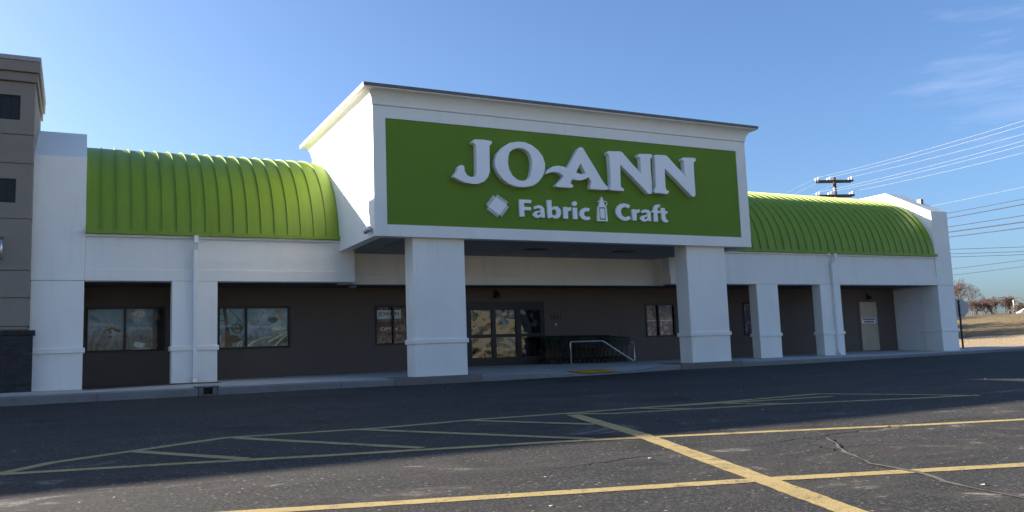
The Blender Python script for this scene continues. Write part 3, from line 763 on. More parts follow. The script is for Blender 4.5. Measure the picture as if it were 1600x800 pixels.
# columns
def column(x0, x1, y0, dep, ztop, zband, bw, name='column'):
    mb = MB(); zb = walk_z((x0 + x1) / 2, y0) - .12
    mb.box(x0, x1, y0, y0 + dep, zb, ztop)
    o = part(name, mb, M_white, bevel=0.014)
    mb = MB(); mb.box(x0 - .04, x1 + .04, y0 - .04, y0 + dep + .04, zband, zband + bw); build('band', mb, M_white, o, 0.012)
    return o
column(-1.622, -.492, 0.002, .42, ZF - .003, .84, .125)
column(18.275, 19.304, 0.002, .42, ZF - .003, .746, .12)
column(21.447, 22.521, 0.002, .42, ZF - .003, .74, .12)
for a, b, zb in ((3.88, 5.337, .785), (12.712, 14.204, .78)):
    o = column(a, b, -3.093, .60, ZC + .07, zb, .12, 'canopy_pillar')
    mb = MB(); zc = walk_z((a + b) / 2, -3.2)
    mb.box(a - .62, b + .30 if a < 6 else b + .22, -3.36, -2.2, zc - .3, zc + .045); build('plinth', mb, M_plinth, o, .02)

# fascias: upper field, proud lower band, end return
def fascia(x0, x1):
    mb = MB(); mb.box(x0, x1, 0.035, .41, ZF + .302, 3.80)
    o = part('fascia', mb, M_fascia, bevel=.008)
    mb = MB(); mb.box(x0, x1 if x1 < 10 else x1, 0.0, .415, ZF, ZF + .30); build('fascia_band', mb, M_fascia, o, .01)
    mb = MB(); mb.box(x0, x1, -.045, .03, 3.775, 3.835); build('gutter_lip', mb, M_whitepaint, o, .006)
fascia(-3.666, 3.27)
fascia(14.422, 28.154)
mb = MB(); mb.box(3.0, 14.7, .76, .95, ZF + .302, 3.64)
o = part('entrance_fascia', mb, M_fascia)
mb = MB(); mb.box(3.0, 14.7, .72, .955, ZF, ZF + .30); build('fascia_band', mb, M_fascia, o, .01)
mb = MB(); mb.box(14.30, 14.42, .416, .95, ZF, 3.64); build('side_return', mb, M_fascia, o)
mb = MB(); mb.box(3.27, 3.39, .416, .95, ZF, 3.64); build('side_return', mb, M_fascia, o)

# ------------------------------------------------------------------ entrance canopy
BX0, BX1, BY0, BY1 = 2.813, 15.146, -3.282, 3.03
ZT, ZK = 6.897, 7.377
GL, GR, GB, GT = 3.148, 14.767, 3.82, 6.586
mb = MB()
mb.box(BX0, BX1, BY0, BY0 + .3, ZC, GB); mb.box(BX0, BX1, BY0, BY0 + .3, GT, ZT)
mb.box(BX0, GL, BY0, BY0 + .3, GB, GT); mb.box(GR, BX1, BY0, BY0 + .3, GB, GT)
mb2 = MB()
# one closed ring for the front frame, then side walls
fr = MB(); fr.prism([[(BX0, ZC), (BX1, ZC), (BX1, ZT), (BX0, ZT)], [(GL, GB), (GR, GB), (GR, GT), (GL, GT)]], XZ, BY0, BY0 + .3)
canopy = part('entrance_canopy', fr, M_white)
sd = MB(); sd.box(BX0, BX0 + .25, BY0 + .3, BY1, ZC, ZT); sd.box(BX1 - .25, BX1, BY0 + .3, BY1, ZC, ZT); sd.box(BX0 + .25, BX1 - .25, BY1 - .25, BY1, ZC + .4, ZT); sd.box(BX0 + .25, BX1 - .25, BY0 + .3, BY1 - .25, ZT - .2, ZT - .01)
build('canopy_side', sd, M_white, canopy)
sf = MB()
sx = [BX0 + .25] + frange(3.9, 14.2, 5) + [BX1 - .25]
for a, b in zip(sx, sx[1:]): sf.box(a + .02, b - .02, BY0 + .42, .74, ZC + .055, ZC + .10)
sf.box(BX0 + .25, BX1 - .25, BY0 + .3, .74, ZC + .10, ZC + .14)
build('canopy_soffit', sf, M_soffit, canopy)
for vx in (4.6, 8.2, 11.4):
    v = MB(); v.box(vx, vx + .7, -1.3, -1.0, ZC + .035, ZC + .054)
    build('soffit_vent', v, M_black, canopy)
# cove cornice swept round the four sides
prof = [(0.0, ZT + .012)]
for k in range(9):
    a = math.pi / 2 * k / 8
    prof.append((0.02 + 0.255 * (1 - math.cos(a)), ZT + .03 + 0.33 * math.sin(a)))
prof += [(0.316, ZT + .375), (0.316, ZK - .085), (0.0, ZK - .085)]
def ring(prof):
    mb = MB(); n = len(prof)
    for (d, z) in prof:
        mb.v += [(BX0 - d, BY0 - d, z), (BX1 + d, BY0 - d, z), (BX1 + d, BY1 + d, z), (BX0 - d, BY1 + d, z)]
    for i in range(n - 1):
        for k in range(4):
            a = i * 4 + k; b = i * 4 + (k + 1) % 4
            mb.f.append((a, b, b + 4, a + 4)); mb.sm.append(False)
    return mb
build('cornice', ring(prof), M_white, canopy)
core = MB(); core.box(BX0 + .015, BX1 - .015, BY0 + .015, BY1 - .015, ZT - .009, ZK - .09); build('leak_filler', core, M_soffit, canopy)  # dark filler box added to stop sunlight leaking through the cornice gap
cp = ring([(0.0, ZK - .084), (0.325, ZK - .084), (0.335, ZK), (-.2, ZK + .02)])
build('metal_coping', cp, M_coping, canopy)
# twin floodlight on the canopy's lower left corner
mb = MB(); mb.box(BX0 - .03, BX0, -3.05, -2.85, 3.60, 3.74)
fl = part('floodlight', mb, M_whitepaint)
for dy in (-3.09, -2.82):
    h = MB(); h.lathe((BX0 - .09, dy, 3.62), [(.03, 0), (.065, .03), (.075, .1), (.045, .16)], 10); build('lamp_head', h, M_alu, fl)

# ------------------------------------------------------------------ barrel roofs, panel by panel
RP = [(-.03, 3.86), (.02, 4.25), (.16, 4.74), (.40, 5.22), (.78, 5.70), (1.2, 6.05), (1.75, 6.36), (2.5, 6.63), (3.4, 6.83), (4.3, 6.89), (5.3, 6.80), (6.4, 6.48), (7.6, 5.85)]
def catmull(P, k):
    out = []
    for i in range(len(P) - 1):
        p0 = P[max(i - 1, 0)]; p1 = P[i]; p2 = P[i + 1]; p3 = P[min(i + 2, len(P) - 1)]
        for j in range(k):
            t = j / k
            out.append(tuple(0.5 * (2 * p1[c] + (p2[c] - p0[c]) * t + (2 * p0[c] - 5 * p1[c] + 4 * p2[c] - p3[c]) * t * t + (3 * p1[c] - p0[c] - 3 * p2[c] + p3[c]) * t ** 3) for c in (0, 1)))
    out.append(P[-1]); return out
RC = catmull(RP, 3)
def offs(P, d):
    o = []
    for i, p in enumerate(P):
        a = P[max(i - 1, 0)]; b = P[min(i + 1, len(P) - 1)]
        dy, dz = b[0] - a[0], b[1] - a[1]; L = math.hypot(dy, dz)
        o.append((p[0] - dz / L * d, p[1] + dy / L * d))
    return o
def swept(x0, x1, d0, d1):
    A = offs(RC, d0); B = offs(RC, d1); mb = MB(); n = len(RC)
    C = [[(x0, *p), (x1, *p), (x1, *q), (x0, *q)] for p, q in zip(A, B)]
    for k in range(4):
        o = len(mb.v); e = (k + 1) % 4
        for c in C: mb.v += [c[k], c[e]]
        for i in range(n - 1):
            a = o + 2 * i; mb.f.append((a, a + 1, a + 3, a + 2)); mb.sm.append(True)
    mb.add(C[0], [(0, 1, 2, 3)]); mb.add(C[-1], [(3, 2, 1, 0)])
    return mb
def barrel(x0, x1, n):
    pw = (x1 - x0) / n
    mb = MB(); mb.box(x0, x1, -.14, -.04, 3.838, 3.945)
    o = part('barrel_roof', mb, M_roof, bevel=.01)
    p0 = build('roof_panel', swept(x0 + .001, x0 + pw - .001, -.03, 0.0), M_roof, o)
    s0 = build('roof_seam', swept(x0 + pw - .011, x0 + pw + .011, -.02, .036), M_roof, o)
    for i in range(1, n):
        inst(p0, 'roof_panel', (pw * i, 0, 0), o)
        if i < n - 1: inst(s0, 'roof_seam', (pw * i, 0, 0), o)
    return o
barrel(-3.665, 2.81, 18)
barrel(15.15, 28.155, 34)
# closed back slope under the panels
mb = MB(); A = offs(RC, -.035)
for (xa, xb) in ((-3.66, 2.805), (15.155, 28.15)):
    o0 = len(mb.v)
    for p in A: mb.v += [(xa, *p), (xb, *p)]
    for i in range(len(A) - 1):
        a = o0 + i * 2; mb.f.append((a, a + 1, a + 3, a + 2)); mb.sm.append(True)
part('roof_deck', mb, M_soffit)

# ------------------------------------------------------------------ windows
def window(x0, x1, z0, z1, mull, fw=.055, y=WY):
    mb = MB()
    mb.prism([[(x0, z0), (x1, z0), (x1, z1), (x0, z1)]] + [[(a + (fw if i == 0 else fw * .5), z0 + fw), (b - (fw if i == len(mull) else fw * .5), z0 + fw), (b - (fw if i == len(mull) else fw * .5), z1 - fw), (a + (fw if i == 0 else fw * .5), z1 - fw)] for i, (a, b) in enumerate(zip([x0] + mull, mull + [x1]))], XZ, y - .03, y + .09)
    w = part('window', mb, M_frame)
    ex = [x0] + mull + [x1]
    for a, b in zip(ex, ex[1:]):
        g = MB(); g.box(a + .012, b - .012, y + .035, y + .043, z0 + .012, z1 - .012); build('pane', g, M_glass, w)
    return w
def poster(w, x0, x1, z0, z1, mat, y=WY + .12):
    mb = MB(); mb.box(x0, x1, y, y + .006, z0, z1); return build('poster', mb, mat, w)
def lettering(w, s, size, x, z, y, mat, width=None, mirror=False):
    return build('lettering', text_mb(s, size, x, z, y, width=width, mirror=mirror), mat, w, fix=False)
def prints(w, name, mat, loops, y):
    """flat printed shapes lying on the mural"""
    mb = MB()
    for l in loops: mb.prism([l], XZ, y, y + .0015)
    build(name, mb, mat, w)['kind'] = 'stuff'
def stroke(x0, z0, x1, z1, w0, w1=None):
    w1 = w0 if w1 is None else w1
    d = Vector((x1 - x0, z1 - z0)); n = Vector((-d.y, d.x)).normalized()
    m = (x0 + d.x * .5 + n.x * .02, z0 + d.y * .5 + n.y * .02)
    return [(x0 - n.x * w0, z0 - n.y * w0), (m[0] - n.x * w0, m[1] - n.y * w0), (x1 - n.x * w1, z1 - n.y * w1), (x1 + n.x * w1, z1 + n.y * w1), (m[0] + n.x * w0, m[1] + n.y * w0), (x0 + n.x * w0, z0 + n.y * w0)]
def blob(x, z, rx, rz, seed, n=14):
    r = random.Random(seed); return [(x + rx * math.cos(6.283 * k / n) * r.uniform(.72, 1.1), z + rz * math.sin(6.283 * k / n) * r.uniform(.72, 1.1)) for k in range(n)]
PY = WY + .1165
w1 = window(-3.60, -1.60, .90, 2.135, [-2.625])
poster(w1, -3.59, -2.63, .9, 2.13, M_p1); poster(w1, -2.62, -1.90, .9, 2.13, M_p1); poster(w1, -1.89, -1.61, .9, 2.13, M_pblack)
r5 = random.Random(12)
prints(w1, 'printed_shapes', M_prust, [blob(-2.78 + r5.uniform(-.28, .2), 1.45 + r5.uniform(-.14, .16), r5.uniform(.04, .10), .04, k) for k in range(7)] + [blob(-3.15, 1.09, .11, .05, 31), blob(-1.78, 1.83, .09, .10, 32), blob(-2.2, 1.33, .05, .03, 33)], PY)
prints(w1, 'printed_grass', M_pgreen, [stroke(x, .93, x + r5.uniform(-.06, .08), .93 + r5.uniform(.12, .3), .014, .002) for x in [-3.5, -3.42, -3.3, -3.1, -2.95, -2.8, -2.25, -2.18, -2.1, -2.02, -1.97]] + [stroke(-3.45, 1.0, -3.36, 1.5, .012), stroke(-3.2, 1.15, -3.12, 1.5, .01)], PY - .0005)
prints(w1, 'printed_tree', M_ppale, [blob(-2.27, 1.94, .20, .10, 41, 18), stroke(-2.27, 1.72, -2.27, 1.86, .02), stroke(-2.36, 1.7, -2.36, 1.82, .012), blob(-2.25, 1.08, .16, .10, 44)], PY - .001)
prints(w1, 'printed_sill_strip', M_pcream, [stroke(-2.45, .945, -1.95, .965, .012), stroke(-3.2, .93, -2.9, .93, .008)], PY - .0015)
lettering(w1, 'JOANN', .12, -3.50, 1.60, WY + .1145, M_ppale, .62, True)
lettering(w1, 'JOANN', .11, -2.50, 1.47, WY + .1145, M_card, .58, True)
w2 = window(-.175, 1.90, .885, 2.127, [.625])
poster(w2, -.17, .62, .88, 2.12, M_p2); poster(w2, .63, 1.89, .88, 2.12, M_p2)
prints(w2, 'printed_trunk', M_pblack, [stroke(.02, 2.1, .14, .95, .05, .11), stroke(-.15, 1.9, .05, 1.9, .008), stroke(-.15, 1.7, .05, 1.72, .008), blob(.28, 1.18, .22, .12, 51)], PY)
prints(w2, 'printed_foliage', M_pgreen, [blob(.36, 1.5, .20, .16, 52), blob(1.42, 1.72, .16, .10, 53), blob(1.55, 1.05, .25, .08, 54), blob(1.80, 1.15, .1, .1, 55)] + [stroke(.15, 2.05, .60, 1.55, .012)], PY - .0005)
prints(w2, 'printed_sticks', M_ptan, [stroke(.78, 1.58, 1.02, 1.70, .028), stroke(1.05, 1.78, 1.16, 1.98, .022), stroke(1.47, 2.06, 1.72, 1.70, .035), blob(.40, 1.42, .09, .05, 57), stroke(1.28, 1.08, 1.55, 1.20, .02)], PY - .001)
prints(w2, 'printed_lines', M_pcream, [stroke(-.10, 1.12, -.06, 1.30, .018), stroke(.36, .93, .50, 1.12, .016), stroke(.48, .93, .60, 1.20, .014), stroke(.68, .96, 1.02, 1.16, .025, .012), stroke(1.02, 1.16, 1.38, 1.22, .012), stroke(1.45, .92, 1.84, 1.28, .018), stroke(1.28, 1.05, 1.86, 1.36, .014), blob(1.60, 1.44, .22, .10, 59, 18), stroke(1.34, 1.36, 1.84, 1.38, .010)], PY - .0015)
prints(w2, 'printed_net', M_ppale, [stroke(.66, 2.1 - k * .12, 1.0 + k * .05, 1.98 - k * .05, .004) for k in range(4)] + [stroke(.70 + k * .09, 2.1, .66 + k * .12, 1.75, .004) for k in range(5)], PY - .002)
lettering(w2, 'JOANN', .10, -.10, 1.50, WY + .1135, M_card, .55, True); lettering(w2, 'JOANN', .10, .78, 1.47, WY + .1135, M_card, .80, True)
w3 = window(4.55, 5.70, .87, 2.137, [5.145])
poster(w3, 4.56, 5.69, .87, 2.13, M_p3, WY + .2)
poster(w3, 4.60, 5.45, 1.70, 1.98, M_card); lettering(w3, 'JOANN', .15, 4.69, 1.78, WY + .112, M_cardink, .68)
poster(w3, 4.66, 5.42, 1.24, 1.60, M_redcard); lettering(w3, 'OPEN', .15, 4.75, 1.33, WY + .112, M_card, .56)
w4 = window(14.87, 16.22, .885, 2.112, [15.455])
poster(w4, 14.88, 16.21, .88, 2.11, M_p4)
mb = MB(); mb.box(14.9, 16.19, WY + .1, WY + .115, 1.47, 1.50); build('display_shelf', mb, M_card, w4)
w5 = window(19.53, 20.75, .84, 2.135, [20.14])
poster(w5, 19.54, 20.74, .84, 2.13, M_p4)

# entrance doors
mb = MB(); ho = []
ED = [(7.83, 8.58), (8.73, 9.49), (9.68, 10.44)]
for a, b in ED: ho += [[(a, .36), (b, .36), (b, 1.02), (a, 1.02)], [(a, 1.13), (b, 1.13), (b, 1.94), (a, 1.94)]]
mb.prism([[(7.55, 0.0), (10.60, 0.0), (10.60, 2.214), (7.55, 2.214)]] + ho, XZ, WY - .04, WY + .06)
doors = part('entrance_doors', mb, M_frame)
for a, b in ED:
    for z0, z1 in ((.36, 1.02), (1.13, 1.94)):
        g = MB(); g.box(a - .01, b + .01, WY + .005, WY + .015, z0 - .01, z1 + .01); build('pane', g, M_doorglass, doors)
mb = MB()
for a, b in ED[2:]:
    mb.tube([(a + .02, WY - .09, .98), (b - .02, WY - .09, .98)], .013); mb.tube([(a + .02, WY - .09, .62), (b - .02, WY - .09, .62)], .013); mb.tube([(a + .48, WY - .09, .40), (a + .48, WY - .09, .98)], .013)
build('push_bar', mb, M_frame, doors)
mb = MB(); mb.disc((9.1, 3.9, 1.1), .0, (0, 1, 0), .01) if False else mb.box(9.0, 9.35, 3.6, 3.65, .1, 1.0)
build('indoor_notice', mb, M_card, doors)
# warm painted aisle seen through the glass
mb = MB(); mb.box(9.6, 11.5, 5.12, 5.18, .9, 2.4); build('indoor_wall', mb, M_door, doors)

# service door
mb = MB(); mb.box(25.87, 27.10, WY - .02, WY, .03, 2.19)
sdoor = part('service_door', mb, M_wall)
mb = MB(); mb.box(25.97, 26.99, WY - .045, WY - .022, .05, 2.115); build('door_leaf', mb, M_door, sdoor, .006)
mb = MB(); mb.box(26.02, 26.86, WY - .056, WY - .047, 1.20, 1.44); build('notice', mb, M_notice, sdoor)
mb = MB()
r3 = random.Random(4)
for row, (xa, xb) in ((1.345, (26.07, 26.81)), (1.235, (26.14, 26.76))):
    x = xa
    while x < xb - .03:
        w = r3.uniform(.035, .055); mb.box(x, min(x + w, xb), WY - .060, WY - .0565, row, row + .065); x += w + .016
build('notice_print', mb, M_ink, sdoor)
mb = MB(); mb.lathe((26.9, WY - .08, 1.0), [(.02, 0), (.03, .02), (.02, .05)], 8); build('handle', mb, M_alu, sdoor)
for z in (.3, 1.1, 1.9):
    mb = MB(); mb.box(26.985, 27.02, WY - .06, WY - .02, z, z + .12); build('hinge', mb, M_black, sdoor)

# lamps under the soffit and by the doors
def wall_lamp(x, y, z, k=1.0):
    mb = MB(); mb.box(x - .06 * k, x + .06 * k, y - .05, y, z, z + .22 * k)
    o = part('wall_lamp', mb, M_black)
    h = MB(); h.lathe((x, y - .12, z - .06), [(.115 * k, 0), (.10 * k, .09 * k), (.06 * k, .15 * k), (.03 * k, .2 * k)], 14); build('lamp_hood', h, M_black, o)
    h = MB(); h.lathe((x, y - .12, z - .075), [(.06 * k, 0), (.08 * k, .015)], 12); build('lens', h, M_alu, o)
wall_lamp(8.78, WY, 2.40); wall_lamp(26.54, WY, 2.28, .8)
mb = MB(); mb.lathe((3.6, 1.4, ZF - .06), [(.06, 0), (.12, .03), (.12, .09)], 14); part('ceiling_lamp', mb, M_alu)
# house number and bell
num = text_mb('2631', .2, 10.83, 1.605, WY - .012, width=.44)
part('house_number', num, M_black)
mb = MB(); mb.box(11.035, 11.085, WY - .03, WY, 1.385, 1.445); part('door_bell', mb, M_notice)

# downspouts
def downspout(x, y, kick):
    def bxp(c0, c1, w=.055, d=.05):
        (x0, y0, z0), (x1, y1, z1) = c0, c1
        return [(x0 - w, y0 - d, z0), (x0 + w, y0 - d, z0), (x0 + w, y0 + d, z0), (x0 - w, y0 + d, z0), (x1 - w, y1 - d, z1), (x1 + w, y1 - d, z1), (x1 + w, y1 + d, z1), (x1 - w, y1 + d, z1)]
    mb = MB()
    xt = x + kick
    mb.hexa(bxp((xt, y - .09, 3.66), (xt, y - .09, 3.84)))
    mb.hexa(bxp((x, y, 3.48), (xt, y - .09, 3.657)))
    z0 = walk_z(x, y) + .0
    mb.hexa(bxp((x, y, z0 + .12), (x, y, 3.477)))
    mb.hexa(bxp((x + (.0 if kick == 0 else .05), y - .06, z0 + .01), (x, y, z0 + .117)))
    o = part('downspout', mb, M_whitepaint, bevel=.006)
    for z in (.9 + .3, 2.1):
        s = MB(); s.box(x - .065, x + .065, y - .056, y + .06, z, z + .03); build('strap', s, M_whitepaint, o)
downspout(-1.055, -.055, 0.0)
downspout(22.10, -.055, 0.11)

# drain outlet in the kerb below the left downspout
dr = thing('drain_outlet', 'small concrete drain box with a square black opening in the kerb below the left downspout', 'drain', ((GAP0 + GAP1) / 2, KERB_Y, -.2))
mb = MB(); mb.box(GAP0 - .1, GAP0, KERB_Y - .012, KERB_Y + .3, -.36, -.062); build('cheek', mb, M_plinth, dr, .01)
mb = MB(); mb.box(GAP1, GAP1 + .1, KERB_Y - .012, KERB_Y + .3, -.36, -.062); build('cheek', mb, M_plinth, dr, .01)
mb = MB(); mb.box(GAP0 - .16, GAP1 + .14, KERB_Y + .0, KERB_Y + .62, -.06, -.028); build('cover_slab', mb, M_coping, dr, .008)
mb = MB(); mb.box(GAP0 + .002, GAP1 - .002, KERB_Y + .22, KERB_Y + .28, -.36, -.064); build('shade_plate', mb, M_black, dr)  # black plate stands in for the darkness inside the outlet
mb = MB(); mb.box(GAP0 + .002, GAP1 - .002, KERB_Y - .01, KERB_Y + .21, -.36, -.21); build('invert', mb, M_plinth, dr)

# ------------------------------------------------------------------ the sign on the canopy
sign = thing('store_sign', 'big green wall sign with raised white letters and a glue bottle emblem', 'sign', (8.95, BY0, 5.2))
mb = MB(); mb.box(GL + .002, GR - .002, BY0 + .022, BY0 + .10, GB + .002, GT - .002); build('sign_panel', mb, M_green_sign, sign)
for (nm, loops) in BIG:
    mb = MB(); mb.prism(loops, XZ, BY0 - .17, BY0 + .02)
    build('letter', mb, M_letter, sign, .012, segs=1)
for (nm, loops) in SMALL:
    mb = MB()
    if nm == 'i':
        for l in loops: mb.prism([l], XZ, BY0 - .05, BY0 + .02)
    else: mb.prism(loops, XZ, BY0 - .05, BY0 + .02)
    build('letter', mb, M_letter, sign)
# pinked fabric swatch
pk = []
for i in range(4):
    a = Vector(PATCH[i]); b = Vector(PATCH[(i + 1) % 4]); d = (b - a); nrm = Vector((-d.y, d.x)).normalized()
    cen = sum((Vector(p) for p in PATCH), Vector((0, 0))) / 4
    if nrm.dot((a + b) / 2 - cen) < 0: nrm = -nrm
    n = 7
    a = cen + (a - cen) * .90; b = cen + (b - cen) * .90; d = b - a
    for k in range(n):
        pk += [a + d * ((k + .02) / n), a + d * ((k + .30) / n), a + d * ((k + .30) / n) + nrm * .085, a + d * ((k + .72) / n) + nrm * .085, a + d * ((k + .72) / n), a + d * ((k + .98) / n)]
pk = [(p.x, p.y) for p in pk]
mb = MB(); mb.prism([pk], XZ, BY0 - .06, BY0 + .02); build('fabric_swatch_emblem', mb, M_letter, sign)
# glue bottle
mb = MB(); mb.prism([BOTTLE], XZ, BY0 - .06, BY0 + .02); bt = build('bottle_emblem', mb, M_letter, sign); LOC[bt.name] = LOC[sign.name]
def shrink(P, k):
    c = sum((Vector(p) for p in P), Vector((0, 0))) / len(P); return [tuple(c + (Vector(p) - c) * k) for p in P]
mb = MB(); mb.prism([BOTLAB, shrink(BOTLAB, .80)], XZ, BY0 - .064, BY0 - .058); build('label_outline', mb, M_green_sign, bt)
lx, lz = BOTLOOP[0]; lr = BOTLOOP[1][0] - lx
mb = MB(); mb.tube([(lx + lr * math.cos(t), BY0 - .02, lz + lr * math.sin(t)) for t in frange(-2.3, 2.6, 14)], .014, 6); build('cap_loop', mb, M_letter, bt)
mb = MB(); mb.prism([BOTTAB], XZ, BY0 - .05, BY0 + .0); build('cap_tab', mb, M_letter, bt)

# ------------------------------------------------------------------ the neighbouring tan building
tan = thing('tan_building', 'tall taupe stucco building with stepped cornice and charcoal brick base left of the white store', 'building', (-12, -.3, 0))
TX0, TX1, TY = -30.0, -4.845, -.30
joints = [1.43, 1.519, 2.201, 2.856, 4.109, 5.466, 6.183, 7.50]
vents = [(-5.95, -5.16, 6.552, 7.164), (-5.98, -5.20, 4.502, 5.085)]
mb = MB(); mb.box(TX0, TX1 - .03, TY + .035, 3.3, -.3, 7.95); mb.box(TX0, -5.2, 3.31, 30, -.3, 6.0)
build('core_wall', mb, M_tan2, tan)
for a, b in zip(joints, joints[1:]):
    mb = MB(); vv = [v for v in vents if v[2] >= a - .01 and v[3] <= b + .01]
    a2, b2 = a + .012, b - .012
    if vv:
        v = vv[0]
        mb.prism([[(TX0, a2), (TX1, a2), (TX1, b2), (TX0, b2)], [(v[0], v[2]), (v[1], v[2]), (v[1], v[3]), (v[0], v[3])]], XZ, TY, TY + .033)
        mb.box(TX1 - .028, TX1, TY + .034, 3.35, a2, b2)
    else: mb.box(TX0, TX1, TY, 3.35, a2, b2)
    build('stucco_course', mb, M_tan, tan, .01)
for v in vents:
    mb = MB(); mb.prism([[(v[0] + .001, v[2] + .001), (v[1] - .001, v[2] + .001), (v[1] - .001, v[3] - .001), (v[0] + .001, v[3] - .001)], [(v[0] + .03, v[2] + .03), (v[1] - .03, v[2] + .03), (v[1] - .03, v[3] - .03), (v[0] + .03, v[3] - .03)]], XZ, TY + .004, TY + .034)
    w = build('grille_window', mb, M_frame, tan); LOC[w.name] = LOC[tan.name]
    g = MB(); g.box(v[0] + .02, v[1] - .02, TY + .026, TY + .034, v[2] + .02, v[3] - .02); build('pane', g, M_black, w)
    g = MB()
    for k in range(1, 4): xx = v[0] + (v[1] - v[0]) * k / 4; g.box(xx - .012, xx + .012, TY + .008, TY + .024, v[2] + .03, v[3] - .03)
    build('mullion', g, M_frame, w)
for nm, d, z0, z1, m in (('cornice', .09, 7.51, 7.725, M_tan2), ('cornice', .17, 7.735, 8.0, M_tan), ('metal_coping', .19, 8.003, 8.12, M_copinglight)):
    mb = MB(); mb.box(TX0, TX1 + d * .6, TY - d, 3.35 + d * .3, z0, z1); build(nm, mb, m, tan, .012)
mb = MB(); mb.tube([(-5.47, TY - .14, 3.05), (-5.47, TY - .14, 3.67)], .055, 12)
wl2 = build('wall_lamp', mb, M_alu, tan); LOC[wl2.name] = LOC[tan.name]
mb = MB(); mb.box(-5.5, -5.44, TY - .09, TY, 3.3, 3.42); build('lamp_arm', mb, M_alu, wl2)
for z in (3.08, 3.58):
    mb = MB(); mb.tube([(-5.47, TY - .14, z), (-5.47, TY - .14, z + .05)], .062, 12); build('lamp_collar', mb, M_coping, wl2)
mb = MB(); mb.box(TX0, -4.755, TY - .055, 1.3, -.3, 1.31)
base = build('brick_base', mb, M_mortar, tan); LOC[base.name] = LOC[tan.name]
BL_, BH_, J_ = .205, .064, .010
b0 = None; b1 = None
row = 0; z = -.045
while z + BH_ < 1.315:
    xr = -4.742 - (0.0 if row % 2 == 0 else -.0)
    first = BL_ if row % 2 == 0 else BL_ * .5
    x = xr; k = 0
    while x > -6.5:
        L = first if k == 0 else BL_
        dy = rnd.uniform(-.003, .003)
        full = abs(L - BL_) < 1e-6
        src = b0 if full else b1
        if src is None:
            mb = MB(); mb.box(x - L, x, TY - .07, TY - .0551 + .03, z, z + BH_)
            o = build('brick', mb, M_brick, base)
            if full: b0 = (o, x, z)
            else: b1 = (o, x, z)
        else: inst(src[0], 'brick', (x - src[1], dy, z - src[2]), base)
        x -= L + J_; k += 1
    z += BH_ + J_; row += 1
x = -4.70; s0 = None
while x > -6.5:
    if s0 is None:
        mb = MB(); mb.box(x - .064, x, TY - .105, TY + .1, 1.318, 1.425); s0 = (build('cap_brick', mb, M_brick, base, .004), x)
    else: inst(s0[0], 'cap_brick', (x - s0[1], rnd.uniform(-.002, .002), 0), base)
    x -= .074
mb = MB(); mb.box(TX0, -6.52, TY - .10, TY - .06, -.3, 1.425); mb.box(TX0, -4.71, TY - .0549, 1.3, 1.312, 1.42); build('brick_cap_core', mb, M_mortar, base)

# ------------------------------------------------------------------ handrail
hr = thing('handrail', 'bent galvanised pipe handrail standing in front of the shopping carts', 'handrail', (10.79, .8, .05))
def fillet(P, r=.09, n=5):
    out = [P[0]]
    for a, b, c in zip(P, P[1:], P[2:]):
        a, b, c = Vector(a), Vector(b), Vector(c); u = (a - b).normalized(); v = (c - b).normalized()
        p = b + u * r; q = b + v * r
        for i in range(n + 1):
            t = i / n; out.append(tuple(p * (1 - t) ** 2 + b * 2 * t * (1 - t) + q * t * t))
    out.append(P[-1]); return out
path = [(10.79, .8, .055), (10.77, .8, .782), (12.05, .8, .778), (13.22, .8, .085), (13.305, .8, .09), (13.295, .8, .70)]
mb = MB(); mb.tube(fillet(path[:4] + [(13.32, .8, .07), (13.295, .8, .70)], .07), .024, 8)
build('rail_pipe', mb, M_pipe, hr)
mb = MB(); mb.lathe((10.79, .8, .045), [(.06, 0), (.06, .012), (.03, .02)], 10); build('floor_flange', mb, M_pipe, hr)
mb = MB(); mb.tube([(13.295, .8, .70), (13.295, 1.0, .70), (13.295, 1.1, .05)], .02, 8); build('rear_leg', mb, M_pipe, hr)

